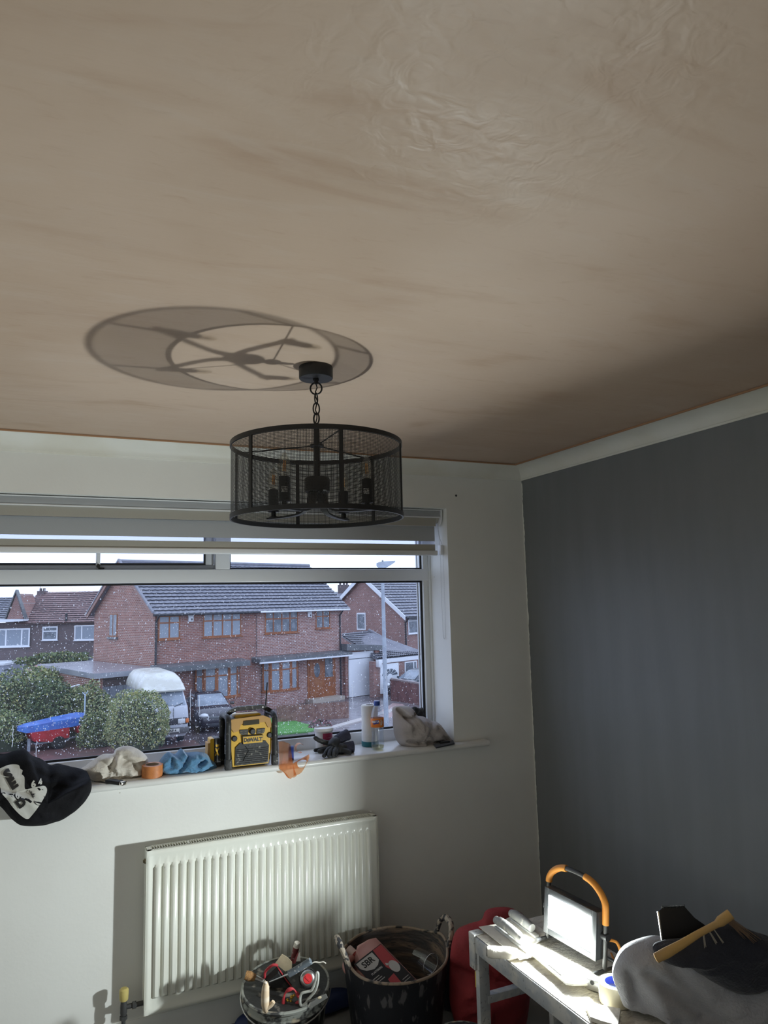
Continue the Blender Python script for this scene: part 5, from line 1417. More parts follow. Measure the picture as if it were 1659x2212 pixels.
MB(T).lathe([(.0143, .204 * k_), (.0152, .205 * k_), (.0152, .209 * k_), (.0143, .209 * k_)], 28).build('neck_ring', m_pet, t)
lb_ = MB(T).lathe([(.0314, .108 * k_), (.0316, .109 * k_), (.0316, .150 * k_), (.0314, .151 * k_)], 40)
lb_.f = lb_.f[:-2]; lb_.m = lb_.m[:-2]
lab = lb_.build('label', mat('orange_label', (.72, .19, .015), .4), t)


def wrap(o_, C_, R_, a0_):
    og = ORG[o_.name]
    for v in o_.data.vertices:
        a = a0_ + v.co.x / R_
        z_ = v.co.z; v.co = (C_[0] + R_ * cos(a) - og.x, C_[1] + R_ * sin(a) - og.y, z_ - og.z)


def wtext(s, x, z_, size, m_, rot=0.0, R_=.0320, bold=.0006):
    c = Matrix.Translation((x, 0, z_)) @ Matrix.Rotation(pi / 2, 4, 'X') @ Matrix.Rotation(rot, 4, 'Z')
    o_ = text_mesh('lettering', s, m_, c, size, 0.0, None, bold=bold)
    o_.parent = lab; ORG[o_.name] = ORG[lab.name]
    wrap(o_, (T.translation.x, T.translation.y), R_, -pi / 2 - .35)


zl = SZ_ + .132 * k_
b = MB()
for k in range(8):
    q = [(-.022 + .028 * k / 8, -.007), (-.022 + .028 * (k + 1) / 8, -.007), (-.022 + .028 * (k + 1) / 8, .010), (-.022 + .028 * k / 8, .010)]
    b.add([(p[0], 0, zl + p[1] + .003 * (p[0] + .008) / .015) for p in q], [(0, 1, 2, 3)])
o_ = b.build('blue_patch', mat('label_blue', (.03, .03, .25), .4), None, smooth=0); o_.parent = lab; ORG[o_.name] = ORG[lab.name]
wrap(o_, (T.translation.x, T.translation.y), .0318, -pi / 2 - .35)
wtext('FANTA', -.011, zl + .003, .0125, mat('label_text', (.72, .70, .68), .5), .08)
wtext('ZERO', .018, zl, .0105, MAT['label_text'], pi / 2)
wtext('sugar', .026, zl, .006, MAT['label_text'], pi / 2, bold=.0002)

# ---------------------------------------------------------------- outside: street seen through the glass
GZ = -3.85
m_road = mat('wet_tarmac', (0.067, 0.057, 0.063), .25, c2=(0.109, 0.092, 0.101), scale=.6, lo=.35, hi=.65, bump=.1, bscale=4)
struct(MB().add([(-60, 2, GZ), (70, 2, GZ), (70, 120, GZ), (-60, 120, GZ)], [(0, 1, 2, 3)]).build('ground', m_road, smooth=0), 'wet dark paving of the street and drives')
m_red_p = mat('wet_red_paving', (0.143, 0.071, 0.063), .35, c2=(0.092, 0.055, 0.050), scale=2.5, lo=.35, hi=.65)


def slab(name, pts, m, h, label=None, cat=None):
    o = MB().prism([(p[0], p[1], GZ + h) for p in pts], (0, 0, -h - .05)).build(name, m, None, smooth=0, fix=True)
    if cat: tag(o, label, cat)
    else: struct(o, label)
    return o


slab('front_paving', [(-5.491,36.428,-3.850),(0.077,32.290,-3.850),(3.342,29.007,-3.850),(3.433,24.692,-3.850),(0.657,24.562,-3.850),(-5.353,28.075,-3.850)], m_red_p, .02, 'dark red wet paving in front of the hedges')
slab('drive_paving', [(9.225,33.513,-3.850),(12.836,36.699,-3.850),(16.107,35.899,-3.850),(15.999,31.956,-3.850),(11.402,21.882,-3.850),(8.605,21.627,-3.850),(6.860,22.661,-3.850)], mat('wet_concrete', (.22, .20, .21), .25, c2=(.15, .135, .14), scale=1.2, lo=.4, hi=.6), .015, 'wet grey driveway')
m_grass = mat('lawn_green', (0.10, 0.27, 0.06), .9, c2=(0.06, 0.19, 0.04), scale=6)
slab('lawn', [(7.300,33.510,-3.850),(8.428,32.100,-3.850),(8.892,28.864,-3.850),(8.259,28.284,-3.850),(6.783,28.402,-3.850),(5.670,28.830,-3.850)], m_grass, .06, 'patch of green lawn behind the radio', None)
m_kerb = mat('pale_kerb', (0.42, 0.38, 0.36), .6)
slab('kerb', [(8.770,28.516,-3.850),(11.232,30.300,-3.850),(14.349,32.647,-3.850),(14.037,31.867,-3.850),(11.064,29.598,-3.850),(8.500,27.865,-3.850)], m_kerb, .07, 'pale kerb running diagonally across the wet drive')
slab('path', [(12.027,30.458,-3.850),(15.175,34.656,-3.850),(15.488,33.997,-3.850),(15.074,32.572,-3.850),(13.580,30.676,-3.850),(11.756,28.999,-3.850)], mat('pink_path', (.36, .25, .24), .4), .03, 'pinkish wet path beside the lamp post')

m_bA = brick_mat('brick_red', (0.302, 0.118, 0.084), (0.202, 0.080, 0.063), (0.336, 0.277, 0.260))
m_bB = brick_mat('brick_pale_joint', (0.311, 0.139, 0.105), (0.227, 0.101, 0.084), (0.470, 0.420, 0.403))
m_bG = brick_mat('brick_gable', (0.319, 0.130, 0.092), (0.210, 0.084, 0.063), (0.437, 0.353, 0.311), axis='y')
m_bC = brick_mat('brick_far', (0.302, 0.143, 0.113), (0.235, 0.109, 0.092), (0.302, 0.252, 0.244))
m_bCg = brick_mat('brick_far_gable', (0.319, 0.151, 0.122), (0.252, 0.118, 0.097), (0.319, 0.269, 0.260), axis='y')
m_bD = brick_mat('brick_dark', (0.143, 0.097, 0.097), (0.101, 0.076, 0.080), (0.143, 0.126, 0.130))
m_brown = mat('brown_joinery', (0.302, 0.105, 0.038), .5, c2=(0.235, 0.080, 0.029), scale=3)
m_slate = mat('grey_roof_tile', (0.168, 0.172, 0.202), .45, c2=(0.210, 0.210, 0.239), scale=2.2, lo=.35, hi=.65)
m_rtile = mat('brown_roof_tile', (0.227, 0.139, 0.130), .55, c2=(0.185, 0.118, 0.113), scale=2, lo=.35, hi=.65)
m_edge = mat('tile_edge_shade', (0.035, 0.037, 0.05), .9)  # near-black colour on the tile risers paints in the shade under each course
m_lead = mat('lead_grey', (0.101, 0.109, 0.118), .4, c2=(0.134, 0.143, 0.151), scale=3)
m_pvcw = mat('outdoor_white', (0.72, 0.74, 0.78), .4)
m_net = stripe_mat('net_curtain_pane', (0.302, 0.344, 0.403), (0.185, 0.218, 0.260), 7.0, .25)
m_dpane = mat('dark_pane', (0.109, 0.126, 0.151), .12, c2=(0.185, 0.210, 0.244), scale=2.5, lo=.45, hi=.6)
m_pipe_b = mat('dark_downpipe', (0.03, 0.032, 0.04), .5)


def roof_slope(name, x0, x1, y0, z0, y1, z1, m, parent, tile=.32, course=.30, over=True, thick=.06, lift=.065, per=3, xr0=None, xr1=None):
    L_ = sqrt((y1 - y0) ** 2 + (z1 - z0) ** 2); nc = max(2, round(L_ / course)); dy, dz = (y1 - y0) / L_, (z1 - z0) / L_
    ny, nz_ = -dz * (1 if y1 > y0 else -1), abs(dy)
    nx = max(2, round((x1 - x0) / tile)) * per
    vs = []; fs = []
    for i in range(nc):
        for e_, lf in ((0, lift), (1, .004)):
            s_ = L_ * (i + e_) / nc
            f = s_ / L_
            xa = x0 + ((xr0 - x0) * f if xr0 is not None else 0); xb = x1 + ((xr1 - x1) * f if xr1 is not None else 0)
            for k in range(nx + 1):
                rp = .022 * (1 if k % per == 0 else (0 if k % per == 1 else .3))
                h = lf + rp
                vs.append((xa + (xb - xa) * k / nx, y0 + dy * s_ + ny * h, z0 + dz * s_ + nz_ * h))
    q = nx + 1
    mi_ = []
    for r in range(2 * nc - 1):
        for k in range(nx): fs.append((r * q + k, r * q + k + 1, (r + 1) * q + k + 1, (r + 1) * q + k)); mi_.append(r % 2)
    b = MB(); b.v = vs; b.f = fs; b.m = mi_
    xa, xb = (xr0 if xr0 is not None else x0), (xr1 if xr1 is not None else x1)
    b.rings([[(xx, y, z_) for y, z_ in ((ya, za), (ya - ny * thick, za - nz_ * thick))] + [] for (xx, ya, za) in ((x0, y0, z0), (x1, y0, z0))], cap=False)
    b.add([(x0, y0, z0 - .001), (x1, y0, z0 - .001), (xb, y1, z1 - .001), (xa, y1, z1 - .001), (x0, y0 - ny * thick, z0 - nz_ * thick), (x1, y0 - ny * thick, z0 - nz_ * thick), (xb, y1 - ny * thick, z1 - nz_ * thick), (xa, y1 - ny * thick, z1 - nz_ * thick)],
          [(4, 5, 6, 7), (0, 4, 7, 3), (1, 2, 6, 5), (0, 1, 5, 4)])
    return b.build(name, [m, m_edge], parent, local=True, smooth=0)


def window(parent, x0, x1, z0, z1, splits, tz, m_f, m_p, y=0.0, fw_=.07, bars=None, sill=True):
    T = Matrix.Translation((0, y, 0))
    b = MB(T).box(x0, x1, -.03, .02, z0, z0 + fw_).box(x0, x1, -.03, .02, z1 - fw_, z1).box(x0, x0 + fw_, -.03, .02, z0 + fw_, z1 - fw_).box(x1 - fw_, x1, -.03, .02, z0 + fw_, z1 - fw_)
    ed = [x0 + fw_ / 2] + [x0 + (x1 - x0) * s_ for s_ in splits] + [x1 - fw_ / 2]
    for s_ in ed[1:-1]: b.box(s_ - fw_ / 2, s_ + fw_ / 2, -.03, .02, z0 + fw_, z1 - fw_)
    if tz: b.box(x0 + fw_, x1 - fw_, -.028, .018, tz - fw_ / 2, tz + fw_ / 2)
    if sill: b.box(x0 - .06, x1 + .06, -.08, .02, z0 - .06, z0)
    w_ = b.build('window', m_f, parent, local=True, smooth=0)
    for i in range(len(ed) - 1):
        for (za, zb) in (((z0 + fw_, tz - fw_ / 2), (tz + fw_ / 2, z1 - fw_)) if tz else ((z0 + fw_, z1 - fw_),)):
            MB(T).box(ed[i] + fw_ / 2, ed[i + 1] - fw_ / 2, -.012, .005, za, zb).build('pane', m_p, w_, local=True, smooth=0)
    return w_


# ---- brick semi-detached pair opposite
HA_ = radians(19.616)
h1 = thing('semi_detached_house', 'pair of red brick semi detached houses with grey tiled roof across the street', 'house', (2.353, 34.662, GZ), HA_)
W1, D1, EV, RZ = 12.15, 7.3, 5.41, 8.06
SP = 5.95


def hbox(name, x0, x1, y0, y1, z0, z1, m, parent=None, smooth=0):
    return MB().box(x0, x1, y0, y1, z0, z1).build(name, m, parent or h1, local=True, smooth=smooth)


hbox('front_wall', 0.02, SP, 0, .3, 0, EV, m_bA); hbox('front_wall', SP, W1, .0, .3, 0, EV, m_bB)
MB().prism([(0, 0, 0), (0, D1, 0), (0, D1, EV), (0, D1 / 2, RZ - .1), (0, 0, EV)], (.3, 0, 0)).build('gable_wall', m_bG, h1, local=True, smooth=0, fix=True)
MB().prism([(W1, .3, 0), (W1, D1, 0), (W1, D1, EV), (W1, D1 / 2, RZ - .1), (W1, .3, EV)], (-.3, 0, 0)).build('gable_wall', m_bG, h1, local=True, smooth=0, fix=True)
hbox('rear_wall', .3, W1 - .3, D1 - .3, D1, 0, EV, m_bA)
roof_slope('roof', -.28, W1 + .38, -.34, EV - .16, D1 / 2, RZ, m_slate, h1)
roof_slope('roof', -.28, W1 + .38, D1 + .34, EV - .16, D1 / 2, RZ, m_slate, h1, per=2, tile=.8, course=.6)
MB().tube([(-.28, D1 / 2, RZ + .05), (W1 + .38, D1 / 2, RZ + .05)], .11, 8).build('ridge', m_slate, h1, local=True)
for y0, y1 in ((-.36, D1 / 2), (D1 + .36, D1 / 2)):
    MB().prism([(-.30, y0, EV - .32), (-.30, y0, EV - .08), (-.30, y1, RZ + .08), (-.30, y1, RZ - .20)], (.06, 0, 0)).build('barge_board', mat('barge_brown', (.26, .14, .11), .5), h1, local=True, smooth=0, fix=True)
    MB().prism([(-.33, y0, EV - .08), (-.33, y0, EV + .02), (-.33, y1, RZ + .18), (-.33, y1, RZ + .06)], (.12, 0, 0)).build('verge_cap', m_slate, h1, local=True, smooth=0, fix=True)
MB().tube([(-.28, -.40, EV - .17), (SP, -.40, EV - .17)], .06, 8).build('gutter', m_pipe_b, h1, local=True)
MB().tube([(SP, -.40, EV - .17), (W1 + .3, -.40, EV - .17)], .05, 8).build('gutter', m_pvcw, h1, local=True)
for x in (-.0, W1 - .25): MB().tube([(x + .05, -.36, EV - .2), (x + .05, -.06, EV - .5), (x + .05, -.06, .05)], .045, 8).build('downpipe', m_pipe_b, h1, local=True)
MB().tube([(SP + .0, -.03, 5.1), (SP, -.03, 2.6)], .012, 6).build('cable', m_pipe_b, h1, local=True)
window(h1, .18, 1.36, 4.03, 5.20, [.5], 4.84, m_brown, m_net)
window(h1, 2.66, 4.98, 4.01, 5.28, [.25, .5, .75], 4.86, m_brown, m_net)
window(h1, 6.51, 8.81, 4.04, 5.29, [.25, .5, .75], 4.84, m_brown, m_dpane)
window(h1, 10.1, 11.21, 4.17, 5.28, [.5], 4.88, m_brown, m_dpane)
for x in (1.80, 9.5):
    bx_ = MB().rbox(x, x + .28, -.10, -.005, 4.86, 5.24, .02).build('alarm_box', m_pvcw, h1, local=True)
    MB().rbox(x + .12, x + .22, -.11, -.1, 4.92, 5.02, .01).build('lens', m_lead, bx_, local=True)
# narrow landing window in the gable
b = MB().box(-.03, .02, 4.25, 5.25, 4.10, 5.35)
w_ = b.build('window', m_brown, h1, local=True, smooth=0)
for y0 in (4.32, 4.80): MB().box(-.04, -.02, y0, y0 + .38, 4.18, 5.28).build('pane', m_dpane, w_, local=True, smooth=0)
hbox('window_sill', -.10, .0, 4.15, 5.35, 3.98, 4.10, m_lead)
# canopies
CZ = 2.58
MB().prism([(-.2, 0, CZ + .25), (-.2, -.95, CZ + .14), (-.2, -.95, CZ - .10), (-.2, 0, CZ - .10)], (5.15, 0, 0)).build('canopy', m_lead, h1, local=True, smooth=0, fix=True)
c2_ = MB().prism([(5.65, 0, CZ + .25), (5.65, -.8, CZ + .14), (5.65, -.8, CZ - .04), (5.65, 0, CZ - .04)], (6.6, 0, 0)).build('canopy', m_lead, h1, local=True, smooth=0, fix=True)
MB().box(5.63, 12.27, -.84, -.78, CZ - .09, CZ - .01).build('fascia', m_pvcw, c2_, local=True, smooth=0)
# bow windows
for (xa, xb, m_w) in ((2.15, 4.85, m_bA), (6.25, 8.75, m_bB)):
    cx_ = (xa + xb) / 2; rx_ = (xb - xa) / 2; N_ = 5

    def arc(t, o_=0.0): return (cx_ - (rx_ + o_) * cos(pi * (.06 + .88 * t)), -(.62 + o_) * sin(pi * (.06 + .88 * t)))
    pts = [arc(k / 14, .02) for k in range(15)]
    MB().prism([(p[0], p[1], 0) for p in pts] + [(xb, .02, 0), (xa, .02, 0)], (0, 0, .86)).build('bay_base', m_w, h1, local=True, smooth=0, fix=True)
    bay = MB().prism([(p[0], p[1], .86) for p in [arc(k / 14, .06) for k in range(15)]] + [(xb, .02, .86), (xa, .02, .86)], (0, 0, .08)).build('bay_window', m_brown, h1, local=True, smooth=0, fix=True)
    for i in range(N_):
        p = Vector((*arc(i / N_), 0)); q = Vector((*arc((i + 1) / N_), 0)); d_ = (q - p); L_ = d_.length
        T = frame(p, d_, (0, 0, 1)) # z = x cross up -> outward
        MB(T).box(0, .09, .94, 2.50, -.03, .03).box(L_ - .09, L_, .94, 2.50, -.03, .03).box(.09, L_ - .09, 2.03, 2.10, -.03, .03).box(.09, L_ - .09, 2.44, 2.5, -.03, .03).box(.09, L_ - .09, .94, 1.0, -.03, .03).build('light_frame', m_brown, bay, local=True, smooth=0)
        for za, zb in ((1.0, 2.03), (2.10, 2.44)): MB(T).box(.09, L_ - .09, za, zb, -.012, .008).build('pane', m_net, bay, local=True, smooth=0)
# front door and side light
dr = MB().box(9.45, 11.55, -.04, .02, .20, 2.50).build('door_surround', m_brown, h1, local=True, smooth=0)
MB().box(9.62, 10.5, -.07, -.04, .30, 2.30).build('door_leaf', mat('door_wood', (.30, .12, .05), .5, c2=(.25, .09, .035), scale=4), dr, local=True, smooth=0)
MB().add([(9.86 + .26 + .22 * cos(2 * pi * k / 24), -.075, 1.78 + .42 * sin(2 * pi * k / 24)) for k in range(24)], [tuple(range(24))]).build('door_glass', m_dpane, dr, local=True, smooth=0)
MB().box(10.75, 11.32, -.06, -.04, 1.32, 2.42).build('side_light', m_dpane, dr, local=True, smooth=0)
hbox('door_step', 9.3, 11.7, -.7, .0, 0, .22, mat('step_pale', (.42, .36, .30), .6))
# white garage door
g = MB().box(12.36, 14.42, -.33, -.27, .02, 2.66).build('garage_door', mat('garage_white', (.80, .83, .88), .4), h1, local=True, smooth=0)
MB().box(12.36, 14.42, -.345, -.33, 2.24, 2.28).build('door_joint', m_lead, g, local=True, smooth=0)
hbox('garage_wall', 12.15, 15.0, -.25, 3, 0, 2.9, m_bA); hbox('garage_pier', 14.45, 14.75, -.45, -.25, 0, 2.7, m_bA)
MB().prism([(12.0, -.6, 2.80), (15.1, -.6, 2.66), (15.1, -.6, 2.95), (12.0, -.6, 3.2)], (0, 3.4, 0)).build('garage_roof', m_lead, h1, local=True, smooth=0, fix=True)
# flat roofed garage on the left
MB().prism([(-3.35, -.95, 2.72), (-.2, -.95, 2.72), (-.2, 7.0, 2.78), (-3.1, 7.0, 2.78)], (0, 0, -.24)).build('flat_roof', mat('wet_felt', (.22, .235, .27), .18, c2=(.30, .31, .34), scale=.7, lo=.4, hi=.6), h1, local=True, smooth=0, fix=True)
hbox('side_garage_wall', -3.2, -2.95, -.35, 6.8, 0, 2.5, m_bG); hbox('brick_pier', -3.15, -2.85, -.75, -.35, 0, 2.5, m_bA)
gd = None
for k in range(8):
    x = -2.72 + k * .33
    MB().box(x, x + .31, -.42, -.36, .05, 2.05).build('door_board', mat('blue_grey_paint', (.25, .28, .34), .6, c2=(.30, .33, .38), scale=3), h1, local=True, smooth=0)
hbox('garage_lintel', -2.85, -.1, -.45, -.3, 2.05, 2.5, m_bD); hbox('garage_back', -2.9, 0, -.3, -.2, 0, 2.05, m_bD)

# ---- detached house further right
h2 = thing('brick_gable_house', 'red brick house with a white edged gable behind the lamp post', 'house', (20.549, 44.064, -4.3), HA_)
E2, A2 = 5.21, 8.15
MB().prism([(0, 0, 0), (0, 8.4, 0), (0, 8.4, E2), (0, 4.2, A2), (0, 0, E2)], (.3, 0, 0)).build('gable_wall', m_bCg, h2, local=True, smooth=0, fix=True)
MB().box(.3, 9, 0, .3, 0, E2).build('front_wall', m_bC, h2, local=True, smooth=0)
MB().box(.3, 9, 8.1, 8.4, 0, E2).build('rear_wall', m_bC, h2, local=True, smooth=0)
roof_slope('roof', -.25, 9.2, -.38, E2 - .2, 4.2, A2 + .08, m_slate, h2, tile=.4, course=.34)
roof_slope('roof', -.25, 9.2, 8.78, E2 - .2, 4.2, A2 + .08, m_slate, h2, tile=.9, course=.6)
for y0 in (-.4, 8.8): MB().prism([(-.30, y0, E2 - .42), (-.30, y0, E2 - .10), (-.30, 4.2, A2 + .14), (-.30, 4.2, A2 - .22)], (.06, 0, 0)).build('barge_board', m_pvcw, h2, local=True, smooth=0, fix=True)
MB().tube([(-.2, -.45, E2 - .25), (9.2, -.45, E2 - .25)], .06, 8).build('gutter', m_pipe_b, h2, local=True)
MB().tube([(.12, -.36, E2 - .3), (.12, -.06, E2 - .6), (.12, -.06, 0)], .05, 8).build('downpipe', m_pipe_b, h2, local=True)
window(h2, .42, 1.40, 3.82, 5.12, [], 4.72, m_pvcw, m_dpane)
window(h2, .9, 2.1, .95, 2.35, [.75], 0, m_pvcw, m_dpane)
T = Matrix.Rotation(-pi / 2, 4, 'Z')
b = MB().box(-.05, .02, 4.0, 4.98, 4.05, 5.35)
w_ = b.build('window', m_pvcw, h2, local=True, smooth=0)
MB().box(-.06, -.04, 4.1, 4.88, 4.17, 5.24).build('pane', m_dpane, w_, local=True, smooth=0)
# its garage with a tiled lean-to roof
gq = [Vector(v) for v in (((16.113,45.150,-0.387)), ((17.905,44.311,-0.208)), ((19.629,42.597,-1.481)), ((20.244,39.571,-1.634)), ((15.720,37.754,-1.649)))]
h3 = thing('tiled_garage', 'low brick garage with a tiled lean to roof and white arched light door', 'garage', (gq[4].x, gq[4].y, -4.3), HA_)
Ti = Matrix.Rotation(-HA_, 4, 'Z') @ Matrix.Translation((-gq[4].x, -gq[4].y, 4.3))
lq = [Ti @ v for v in gq]
ez = lq[4].z
MB().prism([lq[4], lq[3], lq[2], lq[1], lq[0]], (0, 0, -.12)).build('roof_deck', m_slate, h3, local=True, smooth=0, fix=True)
b = MB(); NRW2 = 14
for i in range(NRW2):
    f0 = i / NRW2; f1 = (i + 1.12) / NRW2
    La, Lb = lq[4].lerp(lq[0], f0), lq[4].lerp(lq[0], min(1, f1))

    def rt(f):
        return lq[3].lerp(lq[2], f / .45) if f < .45 else lq[2].lerp(lq[1], (f - .45) / .55)
    Ra, Rb = rt(f0), rt(min(1, f1))
    nx = 26; up0 = Vector((0, 0, .10)); up1 = Vector((0, 0, .03))
    vs = []
    for (A_, B_, u_) in ((La, Ra, up0), (Lb, Rb, up1)):
        for k in range(nx * 2 + 1): vs.append(A_.lerp(B_, k / (nx * 2)) + u_ + Vector((0, 0, .05 * (k % 2))))
    q = nx * 2 + 1
    b.add(vs, [(k, k + 1, q + k + 1, q + k) for k in range(q - 1)])
b.build('roof_tiles', m_slate, h3, local=True, smooth=0, kind='stuff')
MB().tube([lq[2] + Vector((0, 0, .1)), lq[1] + Vector((0, 0, .1))], .12, 8).build('hip', m_slate, h3, local=True)
MB().prism([lq[4] + Vector((0, -.05, 0)), lq[3] + Vector((0, -.05, 0)), lq[3] + Vector((0, -.05, -.24)), lq[4] + Vector((0, -.05, -.24))], (0, .05, 0)).build('fascia', m_pvcw, h3, local=True, smooth=0, fix=True)
MB().rbox(-.12, .12, -.2, .1, ez - .45, ez - .02, .02).build('gutter_end', m_pvcw, h3, local=True)
MB().box(-.25, 3.6, .12, .4, 0, ez - .2).build('front_wall', m_bC, h3, local=True, smooth=0)
MB().box(-.3, 0, .1, .5, 0, ez - .1).build('side_wall', m_bCg, h3, local=True, smooth=0)
gx0, gx1, gz1 = .22, 1.78, ez - .30
gd = MB().box(gx0, gx1, .05, .12, .6, gz1).build('garage_door', MAT['garage_white'], h3, local=True, smooth=0)
cx_ = (gx0 + gx1) / 2
for k in range(6):
    a0 = pi * k / 6 + .05; a1 = pi * (k + 1) / 6 - .05
    ps = [(cx_ + r * cos(a), .045, gz1 - .72 + r * .62 * sin(a)) for r, a in ((.18, a0), (.66, a0), (.66, (a0 + a1) / 2), (.66, a1), (.18, a1))]
    MB().add(ps, [tuple(range(5))]).build('fan_light', m_dpane, gd, local=True, smooth=0)
MB().box(cx_ - .02, cx_ + .02, .03, .05, gz1 - 1.15, gz1 - .95).build('door_handle', m_pipe_b, gd, local=True, smooth=0)
window(h3, 2.35, 3.45, 1.35, 2.35, [.72], 0, m_pvcw, m_dpane, y=.1)

# ---- terrace beyond on the left (frontage square to the view)
TE = math.atan2(-.414, .911)
P0_ = Vector((-6.297,67.335,0.841))
h4 = thing('brown_roofed_terrace', 'dark brick terrace with brown tiled roof and white windows far left', 'house', (P0_.x, P0_.y, -4.4), TE)
MPX = 62 / 1576.4


def lx(px): return px * MPX


def lz(px, py): return 1.694 + 4.4 - (py - (1323.1 - .0231 * px)) * MPX


TW = 9.6
ze, zr = lz(100, 1343), lz(100, 1277)
MB().box(-3.5, TW, 0, .3, 0, ze).build('front_wall', m_bD, h4, local=True, smooth=0)
MB().box(-3.5, TW, 7.7, 8, 0, ze).build('rear_wall', m_bD, h4, local=True, smooth=0)
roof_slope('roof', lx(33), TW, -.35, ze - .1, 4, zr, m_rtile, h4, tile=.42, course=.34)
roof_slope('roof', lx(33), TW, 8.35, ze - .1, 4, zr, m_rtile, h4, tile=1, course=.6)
zr2 = lz(10, 1288)
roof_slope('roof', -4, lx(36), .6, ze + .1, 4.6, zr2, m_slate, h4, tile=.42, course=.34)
MB().box(lx(183), lx(206), 3.6, 4.6, zr - .3, lz(190, 1262)).build('chimney', m_bD, h4, local=True, smooth=0)
ch = MB().box(lx(34), lx(50), 3.6, 4.4, zr - .4, lz(40, 1275)).build('chimney', m_bD, h4, local=True, smooth=0)
for px_ in (38, 46): MB().cyl((lx(px_), 4, lz(40, 1275)), (lx(px_), 4, lz(40, 1269)), .12, 10).build('chimney_pot', m_bD, ch, local=True)
MB().tube([(lx(36), 4, lz(36, 1275)), (lx(36), 4, lz(36, 1260))], .02, 6).build('tv_aerial', m_lead, h4, local=True)
MB().prism([(lx(21), -.5, lz(21, 1338)), (lx(57), -.5, lz(57, 1336)), (lx(39), -.5, lz(39, 1283))], (0, 3.0, 0)).build('front_gable', m_bC, h4, local=True, smooth=0, fix=True)
for a_, e_ in (((17, 1341), (39, 1279)), ((61, 1339), (39, 1279))):
    MB().prism([(lx(a_[0]), -.62, lz(*a_)), (lx(a_[0]), -.62, lz(*a_) + .22), (lx(e_[0]), -.62, lz(*e_) + .2), (lx(e_[0]), -.62, lz(*e_) - .05)], (0, .5, 0)).build('gable_edge', m_lead, h4, local=True, smooth=0, fix=True)
MB().prism([(-3, -1.0, lz(0, 1336)), (lx(62), -1.0, lz(62, 1337)), (lx(62), -1.0, lz(62, 1341)), (-3, -1.0, lz(0, 1346))], (0, 1.0, 0)).build('flat_canopy', m_pvcw, h4, local=True, smooth=0, fix=True)
MB().box(lx(144), lx(147), -.3, -.1, lz(145, 1343), lz(145, 1325)).build('flue', m_pipe_b, h4, local=True, smooth=0)
window(h4, lx(-30), lx(67), lz(40, 1396), lz(40, 1357), [.32, .47, .82], 0, m_pvcw, m_net, y=-.1, fw_=.12)
window(h4, lx(93), lx(126), lz(110, 1382), lz(110, 1353), [], lz(110, 1363), m_pvcw, m_dpane, y=-.05, fw_=.10)
window(h4, lx(162), lx(212), lz(185, 1382), lz(185, 1350), [.32], 0, m_pvcw, m_net, y=-.05, fw_=.10)
window(h4, lx(85), lx(131), lz(110, 1432), lz(110, 1415), [.35], 0, m_pvcw, m_dpane, y=-.05, fw_=.10)
window(h4, lx(160), lx(206), lz(185, 1434), lz(185, 1418), [.6], 0, m_pvcw, m_dpane, y=-.05, fw_=.10)
MB().box(-3, lx(65), -4, -.2, 0, lz(30, 1428)).build('porch_block', mat('porch_render', (.33, .35, .42), .6), h4, local=True, smooth=0)
MB().box(-3, lx(66), -4.1, -.1, lz(30, 1428), lz(30, 1424)).build('porch_roof', m_pvcw, h4, local=True, smooth=0)
o = thing('distant_house', 'distant hazy roof with chimney pots in the gap between the houses', 'house', (32.022,86.292,2.057))
p = Vector((32.022,86.292,2.057))
T = frame((p.x, p.y, 0), (.911, -.41, 0), (.41, .911, 0))
b = MB(T).prism([(-5, 0, -2), (5, 0, -2), (5, 0, 2.3), (-5, 0, 2.3)], (0, 5, 0)); b.build('wall', m_bC, o, smooth=0, fix=True)
MB(T).prism([(-5.2, -.3, 2.2), (5.2, -.3, 2.2), (5.2, 2.5, 3.4), (-5.2, 2.5, 3.4)], (0, .2, -.1)).build('roof', m_slate, o, smooth=0, fix=True)
MB(T).box(-.6, .9, 2, 2.8, 3.0, 4.3).build('chimney', m_bD, o, smooth=0)
for x in (-.3, .2, .6): MB(T).cyl((x, 2.4, 4.3), (x, 2.4, 4.8), .14, 8).build('chimney_pot', m_bD, o)

# ---- street lamp
sl = thing('street_lamp', 'tall grey street lamp post beside the drive seen through the right of the window', 'street lamp', (8.799, 21.694, GZ))
bx, by = 8.10, 19.66
bx, by = (8.257,20.192,-0.622)[0:2]
sl.location = (bx, by, GZ); ORG[sl.name] = Vector((bx, by, GZ))
m_galv = mat('galvanised_grey', (.36, .40, .45), .45, c2=(.30, .33, .38), scale=4)
MB().tube([(bx, by, GZ + .002), (bx, by, -2.3), (bx - .02, by, 3.0)], [.095, .085, .055], 14).build('post', m_galv, sl)
lt = frame((bx + .02, by, 3.05), (.911, -.41, 0), (.41, .911, 0))
MB(lt).rings([[(x, -w_, z0), (x, w_, z0), (x, w_ * .6, z1), (x, -w_ * .6, z1)] for x, w_, z0, z1 in ((-.24, .06, -.04, .06), (-.12, .12, -.16, .10), (.06, .13, -.12, .12), (.28, .11, .0, .12), (.42, .06, .09, .13))]).build('lantern', m_galv, sl, fix=True)
MB(lt).ball((-.02, 0, .13), .035, 10, 6).build('photocell', m_lead, sl)

